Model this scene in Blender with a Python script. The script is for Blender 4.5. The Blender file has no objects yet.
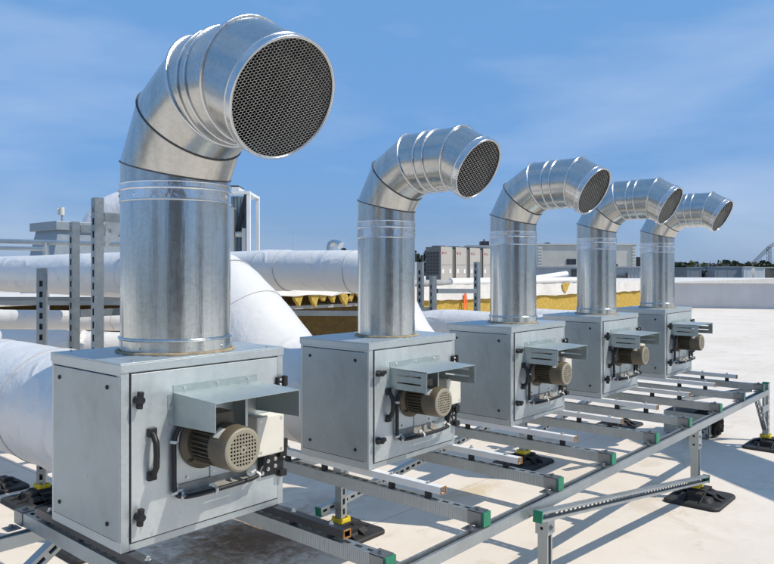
import bpy, math, random
import numpy as np
from mathutils import Vector, Matrix
R = math.radians
PI = math.pi
scene = bpy.context.scene
COL = scene.collection

# ------------------------------------------------------------------ camera
YAW = R(41.1226); FPX = 713.06; CX, CY = 387.0, 271.06; EYE = 1.6
cd = bpy.data.cameras.new('camera'); cam = bpy.data.objects.new('camera', cd); COL.objects.link(cam)
cam.location = (0, 0, EYE); cam.rotation_euler = (R(90), 0, YAW - R(90))
cd.sensor_width = 36; cd.lens = FPX / 774 * 36; cd.shift_y = -10.94 / 774
cd.clip_start = 0.05; cd.clip_end = 6000
scene.camera = cam
# ------------------------------------------------------------------ light and sky
SUN = Vector((0.36, -0.71, 1.0)).normalized()
EL = math.asin(SUN.z); AZ = math.atan2(SUN.x, SUN.y)
sd = bpy.data.lights.new('sun', 'SUN'); sun = bpy.data.objects.new('sun', sd); COL.objects.link(sun)
sd.energy = 4.2; sd.angle = R(0.53); sd.color = (1, .925, .81)
sun.rotation_euler = SUN.to_track_quat('Z', 'Y').to_euler(); sun.location = SUN * 50
w = bpy.data.worlds.new('World'); scene.world = w; w.use_nodes = True
nt = w.node_tree; N = nt.nodes; LK = nt.links
bg = N['Background']; sky = N.new('ShaderNodeTexSky'); sky.sky_type = 'NISHITA'; sky.sun_disc = False
sky.sun_elevation = EL; sky.sun_rotation = AZ; sky.altitude = 300; sky.air_density = 1.0; sky.dust_density = 0.3; sky.ozone_density = 1.6
tc = N.new('ShaderNodeTexCoord'); mp = N.new('ShaderNodeMapping'); mp.inputs['Scale'].default_value = (1.3, 1.3, 5.0)
mp.inputs['Rotation'].default_value = (R(4), R(-5), 0)
no = N.new('ShaderNodeTexNoise'); no.inputs['Scale'].default_value = 1.7; no.inputs['Detail'].default_value = 7; no.inputs['Roughness'].default_value = .52
no.inputs['Distortion'].default_value = .25
cr = N.new('ShaderNodeValToRGB'); cr.color_ramp.elements[0].position = .42; cr.color_ramp.elements[1].position = .92
hs = N.new('ShaderNodeHueSaturation'); hs.inputs['Saturation'].default_value = 1.18; hs.inputs['Value'].default_value = .92
ml = N.new('ShaderNodeMath'); ml.operation = 'MULTIPLY'; ml.inputs[1].default_value = .52
mx = N.new('ShaderNodeMix'); mx.data_type = 'RGBA'; mx.inputs[7].default_value = (6.2, 6.9, 8.0, 1)
LK.new(tc.outputs['Generated'], mp.inputs['Vector']); LK.new(mp.outputs['Vector'], no.inputs['Vector'])
LK.new(no.outputs['Fac'], cr.inputs['Fac']); LK.new(cr.outputs['Color'], ml.inputs[0]); LK.new(ml.outputs[0], mx.inputs[0])
LK.new(sky.outputs['Color'], hs.inputs['Color']); 
sp_ = N.new('ShaderNodeSeparateXYZ'); LK.new(tc.outputs['Generated'], sp_.inputs[0])
hz = N.new('ShaderNodeMapRange'); hz.inputs[1].default_value = -.02; hz.inputs[2].default_value = .42; hz.inputs[3].default_value = .9; hz.inputs[4].default_value = .7; LK.new(sp_.outputs[2], hz.inputs[0])
hr = N.new('ShaderNodeValToRGB'); LK.new(sp_.outputs[2], hr.inputs['Fac']); hr.color_ramp.elements[0].position = 0; hr.color_ramp.elements[0].color = (.215, .345, .57, 1)
hr.color_ramp.elements[1].position = .55; hr.color_ramp.elements[1].color = (.205, .455, .86, 1); he = hr.color_ramp.elements.new(.14); he.color = (.165, .365, .735, 1)
hv = N.new('ShaderNodeVectorMath'); hv.operation = 'SCALE'; hv.inputs['Scale'].default_value = 8.0; LK.new(hr.outputs['Color'], hv.inputs[0])
hm = N.new('ShaderNodeMix'); hm.data_type = 'RGBA'; LK.new(hv.outputs[0], hm.inputs[7])
LK.new(hz.outputs[0], hm.inputs[0]); LK.new(hs.outputs['Color'], hm.inputs[6]); LK.new(hm.outputs[2], mx.inputs[6])
LK.new(mx.outputs[2], bg.inputs['Color']); bg.inputs['Strength'].default_value = .125
scene.view_settings.view_transform = 'Standard'; scene.view_settings.look = 'None'
scene.view_settings.exposure = 0.0; scene.view_settings.gamma = 1.0; scene.view_settings.use_curve_mapping = False

# ------------------------------------------------------------------ geometry helpers
FW = Vector((math.cos(YAW), math.sin(YAW), 0)); RT = Vector((math.sin(YAW), -math.cos(YAW), 0))
def at(u, v, d): return Vector((0, 0, EYE)) + d * (FW + RT * ((u - CX) / FPX) + Vector((0, 0, (CY - v) / FPX)))
def on_y(u, v, y):
    r = FW + RT * ((u - CX) / FPX) + Vector((0, 0, (CY - v) / FPX)); return Vector((0, 0, EYE)) + r * (y / r.y)

class MB:
    """collects shapes into one mesh"""
    def __init__(s): s.v = []; s.f = []; s.sm = []; s.mi = []; s.m = 0
    def add(s, vs, fs, smooth=False, M=None):
        b = len(s.v)
        s.v += [tuple(M @ Vector(p)) if M is not None else tuple(p) for p in vs]
        for f in fs: s.f.append(tuple(b + i for i in f)); s.sm.append(smooth); s.mi.append(s.m)
    def box(s, x0, x1, y0, y1, z0, z1, M=None):
        if x0 > x1: x0, x1 = x1, x0
        if y0 > y1: y0, y1 = y1, y0
        if z0 > z1: z0, z1 = z1, z0
        vs = [(x0,y0,z0),(x1,y0,z0),(x1,y1,z0),(x0,y1,z0),(x0,y0,z1),(x1,y0,z1),(x1,y1,z1),(x0,y1,z1)]
        s.add(vs, [(3,2,1,0),(4,5,6,7),(0,1,5,4),(1,2,6,5),(2,3,7,6),(3,0,4,7)], False, M)
    def cyl(s, p0, p1, r0, r1=None, n=20, caps=True, M=None):
        r1 = r0 if r1 is None else r1
        p0 = Vector(p0); p1 = Vector(p1); q = (p1 - p0).to_track_quat('Z', 'Y'); X = q @ Vector((1,0,0)); Y = q @ Vector((0,1,0))
        a = [p0 + X*r0*math.cos(2*PI*i/n) + Y*r0*math.sin(2*PI*i/n) for i in range(n)]
        b = [p1 + X*r1*math.cos(2*PI*i/n) + Y*r1*math.sin(2*PI*i/n) for i in range(n)]
        s.add(a + b, [(i, (i+1)%n, n+(i+1)%n, n+i) for i in range(n)], True, M)
        if caps:
            s.add(a, [tuple(reversed(range(n)))], False, M); s.add(b, [tuple(range(n))], False, M)
    def rings(s, rings, closed=False, smooth=True, cap=False, M=None):
        n = len(rings[0]); vs = [p for r in rings for p in r]; fs = []
        m = len(rings)
        for j in range(m if closed else m-1):
            k = (j+1) % m
            for i in range(n): fs.append((j*n+i, j*n+(i+1)%n, k*n+(i+1)%n, k*n+i))
        s.add(vs, fs, smooth, M)
        if cap:
            s.add(rings[0], [tuple(reversed(range(n)))], False, M); s.add(rings[-1], [tuple(range(n))], False, M)
    def tube(s, path, r, n=10, closed=False, cap=True, M=None, radii=None):
        P = [Vector(p) for p in path]; m = len(P); rs = []
        prev = None
        for i in range(m):
            if closed: t = P[(i+1)%m] - P[i-1]
            else: t = P[min(i+1, m-1)] - P[max(i-1, 0)]
            t.normalize()
            if prev is None:
                a = Vector((0,0,1)) if abs(t.z) < .9 else Vector((1,0,0))
                X = t.cross(a).normalized()
            else: X = (prev - t * prev.dot(t)).normalized()
            prev = X; Y = t.cross(X); rr = radii[i] if radii else r
            rs.append([P[i] + X*rr*math.cos(2*PI*k/n) + Y*rr*math.sin(2*PI*k/n) for k in range(n)])
        s.rings(rs, closed, True, cap and not closed, M)
    def prism(s, pts, axis, a, b, M=None):
        """polygon pts (2d) extruded along axis from a to b"""
        def mk(p, h):
            return {'x': (h, p[0], p[1]), 'y': (p[0], h, p[1]), 'z': (p[0], p[1], h)}[axis]
        n = len(pts); vs = [mk(p, a) for p in pts] + [mk(p, b) for p in pts]
        fs = [(i, (i+1)%n, n+(i+1)%n, n+i) for i in range(n)] + [tuple(reversed(range(n))), tuple(range(n, 2*n))]
        s.add(vs, fs, False, M)
    def build(s, name, mats, parent=None, bevel=0, loc=None, seg=2):
        me = bpy.data.meshes.new(name); me.from_pydata(s.v, [], s.f)
        me.polygons.foreach_set('use_smooth', s.sm)
        mats = mats if isinstance(mats, (list, tuple)) else [mats]
        for m in mats: me.materials.append(m)
        me.polygons.foreach_set('material_index', s.mi)
        me.update()
        import bmesh
        bm = bmesh.new(); bm.from_mesh(me); bmesh.ops.recalc_face_normals(bm, faces=bm.faces); bm.to_mesh(me); bm.free()
        o = bpy.data.objects.new(name, me); COL.objects.link(o)
        if parent: o.parent = parent
        if loc is not None: o.location = loc
        if bevel:
            bv = o.modifiers.new('bevel', 'BEVEL'); bv.width = bevel; bv.segments = seg; bv.limit_method = 'ANGLE'; bv.angle_limit = R(50)
            bv.use_clamp_overlap = True
        return o
def tag(o, label=None, cat=None, group=None, kind=None):
    if label: o['label'] = label
    if cat: o['category'] = cat
    if group: o['group'] = group
    if kind: o['kind'] = kind
    return o
def thing(name, label, cat, loc=(0,0,0), rotz=0, group=None):
    o = bpy.data.objects.new(name, None); COL.objects.link(o); o.location = loc; o.rotation_euler = (0, 0, rotz); o.empty_display_size = .1
    return tag(o, label, cat, group)
FACE = YAW - R(90)        # local x to the right of the view, local y away from it
def T(x, y, z): return Matrix.Translation((x, y, z))
def frame(p0, p1, up=(0,0,1)):
    """matrix: local x from p0 to p1, local z near up"""
    p0 = Vector(p0); p1 = Vector(p1); X = (p1-p0).normalized(); Z = Vector(up); Y = Z.cross(X).normalized(); Z = X.cross(Y)
    M = Matrix((X, Y, Z)).transposed().to_4x4(); M.translation = p0
    return M, (p1-p0).length

# ------------------------------------------------------------------ materials
class NG:
    def __init__(s, name):
        s.m = bpy.data.materials.new(name); s.m.use_nodes = True; s.t = s.m.node_tree; s.n = s.t.nodes; s.l = s.t.links
        s.b = s.n['Principled BSDF']; s.tc = s.n.new('ShaderNodeTexCoord')
    def noise(s, scale, detail=5, rough=.55, vec=None, stretch=None, dist=0):
        k = s.n.new('ShaderNodeTexNoise'); k.inputs['Scale'].default_value = scale; k.inputs['Detail'].default_value = detail
        k.inputs['Roughness'].default_value = rough; k.inputs['Distortion'].default_value = dist
        v = vec or s.tc.outputs['Object']
        if stretch:
            m = s.n.new('ShaderNodeMapping'); m.inputs['Scale'].default_value = stretch; s.l.new(v, m.inputs['Vector']); v = m.outputs['Vector']
        s.l.new(v, k.inputs['Vector']); return k.outputs['Fac']
    def voro(s, scale, out='Color', vec=None):
        k = s.n.new('ShaderNodeTexVoronoi'); k.inputs['Scale'].default_value = scale
        s.l.new(vec or s.tc.outputs['Object'], k.inputs['Vector'])
        if out == 'Color':
            q = s.n.new('ShaderNodeSeparateColor'); s.l.new(k.outputs['Color'], q.inputs[0]); return q.outputs[0]
        return k.outputs[out]
    def ramp(s, fac, pts):
        k = s.n.new('ShaderNodeValToRGB'); e = k.color_ramp.elements
        e[0].position, e[1].position = pts[0][0], pts[-1][0]
        for p, c in pts[1:-1]: e.new(p)
        for i, (p, c) in enumerate(pts):
            e[i].position = p; e[i].color = (*(c if isinstance(c, (tuple, list)) else (c, c, c)), 1)
        s.l.new(fac, k.inputs['Fac']); return k.outputs['Color']
    def mix(s, fac, a, b, mode='MIX'):
        k = s.n.new('ShaderNodeMix'); k.data_type = 'RGBA'; k.blend_type = mode
        for inp, val in ((0, fac), (6, a), (7, b)):
            if hasattr(val, 'is_linked'): s.l.new(val, k.inputs[inp])
            elif inp == 0: k.inputs[0].default_value = val
            else: k.inputs[inp].default_value = (*val, 1)
        return k.outputs[2]
    def math(s, op, a, b=0.0, c=0.0):
        k = s.n.new('ShaderNodeMath'); k.operation = op
        for i, val in enumerate((a, b, c)):
            if hasattr(val, 'is_linked'): s.l.new(val, k.inputs[i])
            else: k.inputs[i].default_value = val
        return k.outputs[0]
    def sep(s):
        k = s.n.new('ShaderNodeSeparateXYZ'); s.l.new(s.tc.outputs['Object'], k.inputs[0]); return k.outputs
    def set(s, **kw):
        nm = {'color': 'Base Color', 'rough': 'Roughness', 'metal': 'Metallic', 'spec': 'Specular IOR Level', 'coat': 'Coat Weight'}
        for k, val in kw.items():
            i = s.b.inputs[nm[k]]
            if hasattr(val, 'is_linked'): s.l.new(val, i)
            elif isinstance(val, tuple): i.default_value = (*val, 1)
            else: i.default_value = val
        return s
    def bump(s, h, strength=.2, dist=.01):
        k = s.n.new('ShaderNodeBump'); k.inputs['Strength'].default_value = strength; k.inputs['Distance'].default_value = dist
        s.l.new(h, k.inputs['Height'])
        if s.b.inputs['Normal'].is_linked: s.l.new(s.b.inputs['Normal'].links[0].from_socket, k.inputs['Normal'])
        s.l.new(k.outputs[0], s.b.inputs['Normal']); return s

def plain(name, color, rough=.5, metal=0, var=.12, scale=12, bump=.0):
    g = NG(name); n = g.noise(scale, 6)
    g.set(color=g.ramp(n, [(.3, tuple(c*(1-var) for c in color)), (.7, tuple(min(1, c*(1+var)) for c in color))]), rough=rough, metal=metal)
    if bump: g.bump(g.noise(scale*6, 4), bump, .004)
    return g.m
def galv(name, base=(.50,.54,.56), rough=.42, metal=.85, spangle=55, wear=.2, streak=None):
    g = NG(name)
    big = g.noise(3.5, 7, .62, dist=.6); sp = g.voro(spangle); fine = g.noise(90, 3)
    c = g.ramp(big, [(.28, tuple(x*(1-wear) for x in base)), (.5, base), (.74, tuple(min(1, x*(1+wear*.7)) for x in base))])
    c = g.mix(.10, c, g.ramp(sp, [(0, .3), (1, .75)]), 'OVERLAY')
    # small dark scuffs of the handling
    sc = g.noise(14, 6, .7, stretch=(1, 1, .45)); c = g.mix(g.ramp(sc, [(.66, 0), (.74, .38)]), c, (.22, .23, .24))
    r = g.math('MULTIPLY_ADD', sp, .10, rough - .05); r = g.math('MULTIPLY_ADD', big, .14, g.math('SUBTRACT', r, .07))
    if streak:
        st = g.noise(9, 5, .6, stretch=streak); c = g.mix(.35, c, g.ramp(st, [(.3, .36), (.7, .66)]), 'OVERLAY')
    g.set(color=c, rough=r, metal=metal); g.bump(fine, .04, .002); g.bump(g.noise(2.2, 3, .5), .16, .03)
    return g.m
def pipe_metal(name, base=(.55,.585,.59), rough=.20, ribs=True):
    g = NG(name); o = g.sep()
    ang = g.math('ARCTAN2', o[1], o[0])
    cb = g.n.new('ShaderNodeCombineXYZ'); g.l.new(g.math('SINE', ang), cb.inputs[0]); g.l.new(g.math('COSINE', ang), cb.inputs[1])
    g.l.new(g.math('MULTIPLY', o[2], .35), cb.inputs[2])
    st = g.noise(7, 6, .6, vec=cb.outputs[0]); st2 = g.noise(30, 4, .6, vec=cb.outputs[0])
    sp = g.voro(48); big = g.noise(5, 6, .6)
    c = g.ramp(st, [(.3, tuple(x*.88 for x in base)), (.52, base), (.72, tuple(min(1, x*1.09) for x in base))])
    c = g.mix(.11, c, g.ramp(g.voro(95), [(0, .25), (1, .8)]), 'OVERLAY')
    sc = g.noise(13, 5, .6, stretch=(1, 1, .3)); c = g.mix(g.ramp(sc, [(.70, 0), (.78, .4)]), c, (.25, .25, .25))
    r = g.math('MULTIPLY_ADD', st2, .14, rough - .09); r = g.math('MULTIPLY_ADD', sp, .04, r); r = g.math('MULTIPLY_ADD', big, .06, g.math('SUBTRACT', r, .03))
    g.set(color=c, rough=r, metal=.97)
    if ribs: g.bump(st, .12, .012)
    g.bump(big, .04, .02); g.bump(g.noise(120, 3), .03, .002)
    return g.m
M = {}
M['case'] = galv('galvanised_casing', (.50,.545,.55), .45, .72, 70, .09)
M['case_side'] = galv('galvanised_side_panel', (.375,.415,.422), .48, .74, 70, .20)  # same sheet as the door, darkened: the side's shade is in the colour
M['door'] = galv('galvanised_door', (.56,.605,.605), .44, .68, 70, .07, streak=(1.4, 1, .12))
M['hood'] = galv('galvanised_hood', (.42,.475,.475), .46, .7, 70, .12)
M['dusty'] = plain('dusty_zinc', (.30,.285,.25), .6, .2, var=.25, scale=20)
M['sealant'] = plain('sealant_bead', (.30,.24,.15), .8, var=.4, scale=20); M['lining'] = plain('shaded_duct_inside', (.085,.08,.075), .7, var=.25, scale=8)
M['pipe'] = pipe_metal('spiral_pipe_metal')
M['elbow'] = pipe_metal('elbow_metal', (.53,.525,.50), .23, False)
g = NG('collar_foil'); g.set(color=g.ramp(g.noise(9, 4), [(.3, (.62,.63,.64)), (.7, (.82,.83,.84))]), rough=.2, metal=1); g.bump(g.noise(16, 4, .6, stretch=(1, 1, .5), dist=.5), .45, .012); M['collar'] = g.m
M['bead'] = galv('bead_metal', (.62,.64,.66), .25, 1, 60, .1)
M['seal'] = plain('seal_bead', (.10,.10,.105), .5, .4)
M['wire'] = plain('mesh_wire', (.46,.46,.44), .45, .6, var=.1)
M['strut'] = galv('galvanised_strut', (.41,.445,.455), .42, .8, 70, .16)
M['beam'] = galv('ribbed_strut', (.41,.445,.455), .42, .8, 70, .18); M['stand'] = galv('stand_zinc', (.27,.30,.315), .42, .75, 70, .16); M['zinc_dark'] = galv('dark_zinc', (.27,.285,.29), .4, .8, 70, .2)
M['black'] = plain('black_plastic', (.011,.011,.012), .5, var=.3)
M['rubber'] = plain('black_rubber', (.022,.022,.023), .68, var=.35, scale=25, bump=.25)
M['gasket'] = plain('dark_gap', (.015,.015,.015), .8)
M['green'] = plain('green_plastic', (.012,.20,.105), .42, var=.18)
M['yellow'] = plain('yellow_plastic', (.72,.54,.02), .4, var=.15)
M['white_steel'] = plain('white_painted_steel', (.74,.74,.73), .38, var=.06)
M['black_steel'] = plain('black_painted_steel', (.02,.022,.028), .35, var=.3)
M['rust'] = plain('orange_primer', (.34,.16,.04), .7, var=.35, scale=60)
M['bolt'] = plain('zinc_bolt', (.62,.62,.60), .3, .9)
M['motor'] = plain('motor_paint', (.105,.085,.056), .42, var=.14, scale=9)
M['motor_cover'] = plain('motor_cover_paint', (.125,.103,.07), .45, var=.1, scale=9)
M['motor_face'] = plain('motor_face_paint', (.29,.262,.195), .5, var=.08, scale=9)
M['motor_dark'] = plain('motor_inside', (.015,.014,.012), .8)
M['cream'] = plain('cream_plastic', (.68,.65,.56), .42, var=.05)
M['cable'] = plain('black_cable', (.014,.014,.015), .5)
M['clip'] = plain('white_clip', (.62,.63,.62), .5)
M['sticker'] = plain('white_sticker', (.72,.72,.70), .5)
def duct_wrap(name, base, scale=1.0):
    g = NG(name); wr = g.noise(2.6*scale, 5, .55, dist=.25); wr2 = g.noise(5*scale, 3, .5, stretch=(1, .5, 1.4)); d = g.noise(1.3, 6, .6)
    c = g.ramp(d, [(.3, tuple(x*.94 for x in base)), (.6, base)]); st = g.noise(18, 6, .7); c = g.mix(g.ramp(st, [(.66, 0), (.78, .25)]), c, (.5, .46, .4))
    g.set(color=c, rough=.36); g.bump(wr, .5, .06); g.bump(wr2, .2, .015)
    for sc_, st_ in ((1.5, (1, 1, 1)), (3.2, (1, .5, 1.5))):
        cz = g.noise(sc_*scale, 2, .5, stretch=st_, dist=.4); g.bump(g.ramp(g.math('ABSOLUTE', g.math('SUBTRACT', cz, .5)), [(0, 1), (.025, .35), (.09, 0)]), .35, .02); return g.m
M['wrap'] = duct_wrap('white_duct_wrap', (.69,.675,.65))
M['wrap_grey'] = duct_wrap('grey_duct_wrap', (.66,.66,.67))
M['tape'] = plain('grey_tape_line', (.42,.41,.40), .6)
M['white'] = plain('white_paint', (.78,.78,.77), .45, var=.05, scale=4)
M['wool'] = None
g = NG('yellow_mineral_wool'); n = g.noise(9, 8, .7); g.set(color=g.ramp(n, [(.3, (.36,.22,.04)), (.55, (.56,.38,.07)), (.75, (.66,.50,.16))]), rough=.95); g.bump(g.noise(40, 5), .7, .05); M['wool'] = g.m
g = NG('shaded_wool'); n = g.noise(6, 8, .7); g.set(color=g.ramp(n, [(.3, (.07,.045,.013)), (.7, (.15,.095,.022))]), rough=.95); g.bump(g.noise(30, 5), .6, .04); M['wool_shaded'] = g.m  # the yellow wool darkened: shade on this stretch put into the colour
g = NG('white_roof_membrane'); n = g.noise(2.5, 7, .6); g.set(color=g.ramp(n, [(.3, (.58,.55,.50)), (.7, (.72,.69,.64))]), rough=.6); g.bump(g.noise(3, 5, .6, dist=.8), .5, .05); M['membrane'] = g.m
g = NG('parapet_membrane'); o = g.sep(); n = g.noise(.8, 7, .6); c = g.ramp(n, [(.3, (.50,.49,.49)), (.7, (.60,.59,.59))])
n2 = g.noise(2, 5, .6, stretch=(1, 1.2, .12)); c = g.mix(g.ramp(n2, [(.5, 0), (.75, .35)]), c, (.42, .42, .43)); g.set(color=c, rough=.6); g.bump(n, .3, .05); M['parapet'] = g.m
class _G(NG):
    def __init__(s, m): s.m = m; s.t = m.node_tree; s.n = s.t.nodes; s.l = s.t.links; s.b = s.n['Principled BSDF']; s.tc = [k for k in s.n if k.type == 'TEX_COORD'][0]
g = _G(M['beam']); g.bump(g.math('SINE', g.math('MULTIPLY', g.sep()[1], 2*PI/.010)), .35, .002)   # pressed ribs along the beams
# roof deck: pale membrane with foot dirt, dried puddle rings, welded seams and the big brown stain below the first fan
g = NG('roof_deck_membrane'); o = g.sep()
n1 = g.noise(.55, 8, .62); n2 = g.noise(3.2, 8, .68, dist=.4); n3 = g.noise(26, 5, .6); n4 = g.noise(1.4, 7, .7, dist=1.0)
c = g.ramp(n1, [(.3, (.64,.56,.465)), (.5, (.71,.635,.545)), (.72, (.76,.69,.605))])
c = g.mix(g.ramp(n2, [(.5, 0), (.72, .5)]), c, (.55, .475, .38))
c = g.mix(g.ramp(n4, [(.58, 0), (.635, .42), (.69, .12)]), c, (.50, .41, .28))
c = g.mix(g.ramp(n3, [(.62, 0), (.76, .4)]), c, (.42, .36, .28))
spk = g.noise(70, 3, .5); c = g.mix(g.ramp(spk, [(.73, 0), (.78, .5)]), c, (.2, .17, .13))
def blob(cx, cy, rx, ry, col, lo, hi, amt, sc, c):
    dx = g.math('DIVIDE', g.math('SUBTRACT', o[0], cx), rx); dy = g.math('DIVIDE', g.math('SUBTRACT', o[1], cy), ry)
    d = g.math('SQRT', g.math('ADD', g.math('MULTIPLY', dx, dx), g.math('MULTIPLY', dy, dy)))
    nz = g.noise(sc, 8, .72, dist=.5); v = g.math('ADD', g.math('SUBTRACT', 1.0, d), g.math('MULTIPLY', g.math('SUBTRACT', nz, .5), 2.1))
    return g.mix(g.ramp(v, [(lo, 0), (hi, amt)]), c, col)
c = blob(2.68, 3.42, .9, .8, (.30,.15,.035), .3, .9, .85, 11, c); c = blob(2.72, 3.42, .72, .62, (.12,.052,.008), .1, .85, .95, 14, c)
c = blob(4.2, 2.95, .8, .25, (.50,.36,.14), .45, .9, .5, 4, c)
c = blob(3.4, 3.6, 1.3, .5, (.36,.30,.23), .45, 1.1, .5, 5, c)
c = blob(6.2, 3.3, 1.0, .4, (.50,.38,.2), .5, 1, .45, 5, c)
for per, off, ax in ((5.0, .53, 1), (7.5, -1.33, 0)):
    k = g.math('ABSOLUTE', g.math('SUBTRACT', g.math('FRACT', g.math('DIVIDE', g.math('ADD', o[ax], -off + 40*per), per)), .5))
    # one welded lap line per sheet
    ln = g.math('LESS_THAN', k, .0007 if ax else .0005)
    c = g.mix(g.math('MULTIPLY', ln, .6), c, (.25, .22, .19))
g.set(color=c, rough=g.ramp(n2, [(.3, .55), (.7, .75)])); g.bump(n1, .25, .05); g.bump(g.noise(45, 4), .12, .004); M['deck'] = g.m
M['earth'] = plain('far_ground', (.10,.105,.06), .95, var=.4, scale=.02)
M['concrete'] = plain('grey_concrete', (.33,.33,.32), .8, var=.15, scale=3)
M['grey_clad'] = plain('grey_cladding', (.27,.30,.33), .5, .1, var=.06, scale=2)
M['pale_clad'] = plain('pale_cladding', (.58,.57,.53), .6, var=.08, scale=1)
M['beige'] = plain('beige_render', (.56,.53,.46), .8, var=.1, scale=1.2)
M['glass'] = plain('dark_glass', (.03,.035,.04), .1)
M['dark'] = plain('dark_metal', (.035,.035,.038), .5)
M['ac_front'] = plain('warm_grey_front', (.43,.395,.35), .45, var=.05, scale=2)
M['ac_side'] = plain('dark_grey_side', (.13,.125,.118), .5, var=.1)
M['red'] = plain('red_mark', (.55,.02,.04), .4)
M['orange'] = plain('orange_strap', (.80,.14,.02), .6)
M['blue_grey'] = plain('blue_grey_panel', (.24,.31,.36), .45, .2, var=.12, scale=3)
M['cowl'] = galv('cowl_zinc', (.24,.28,.31), .5, .4, 40, .1)
M['bark'] = plain('bark', (.07,.055,.04), .9, var=.3, scale=3)
M['leaf_a'] = plain('dark_green_leaves', (.055,.068,.035), .8, var=.5, scale=.5)  # leaf and twig colours lightened: distance haze put into them
M['leaf_b'] = plain('olive_leaves', (.115,.115,.045), .8, var=.5, scale=.5)
M['leaf_c'] = plain('brown_spring_twigs', (.105,.08,.06), .85, var=.4, scale=.5)

# ------------------------------------------------------------------ setting
mb = MB(); mb.add([(-3000,-3000,0),(3000,-3000,0),(3000,3000,0),(-3000,3000,0)], [(0,1,2,3)])
tag(mb.build('ground', M['earth'], loc=(0,0,-9)), kind='structure')
mb = MB(); mb.box(-14, 33.6, -34, 12.15, -.6, 0); tag(mb.build('roof_deck', M['deck']), kind='structure')
mb = MB(); mb.box(-14, 60, 12.16, 75, -.6, 1.08); tag(mb.build('raised_roof', M['membrane']), kind='structure')
mb = MB(); mb.box(-13.9, 33.5, -33.9, 12.1, -9, -.61); mb.box(-13.9, 59.9, 12.2, 74.9, -9, -.61)
tag(mb.build('building_below', M['concrete']), kind='structure')

# ------------------------------------------------------------------ strut channel (metal framing)
def strut(mb, p0, p1, up=(0,0,1), w=.05, h=.05, slots=True, pitch=.06, sl=.036, sw=.018, t=.003, closed=False):
    """C channel from p0 to p1; web (with slots) towards up, open side away from it"""
    Mx, L = frame(p0, p1, up)
    b = lambda *a: mb.box(*a, M=Mx)
    hw = w/2; hh = h/2
    b(0, L, -hw, -hw+t, -hh, hh); b(0, L, hw-t, hw, -hh, hh)
    b(0, L, -hw+t, -hw+.012, -hh, -hh+t); b(0, L, hw-.012, hw-t, -hh, -hh+t)
    b(0, L, -hw+.009, -hw+.012, -hh+t, -hh+.009); b(0, L, hw-.012, hw-.009, -hh+t, -hh+.009)
    if closed: b(0, L, -hw+.012, hw-.012, -hh+.0005, -hh+.0025)
    if not slots: b(0, L, -hw+t, hw-t, hh-t, hh); return
    b(0, L, -hw+t, -sw/2, hh-t, hh); b(0, L, sw/2, hw-t, hh-t, hh)
    x = 0; off = (pitch - sl)/2
    n = int(L/pitch)
    prev = 0
    for i in range(n):
        a = i*pitch + off; b(prev, a, -sw/2, sw/2, hh-t, hh); prev = a + sl
    b(prev, L, -sw/2, sw/2, hh-t, hh)
def bolt(mb, p, d=(0,0,1), r=.009, l=.008):
    p = Vector(p); d = Vector(d); mb.cyl(p, p + d*l*.4, r*1.7, n=14); mb.cyl(p + d*l*.4, p + d*l*1.4, r, n=6)

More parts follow.
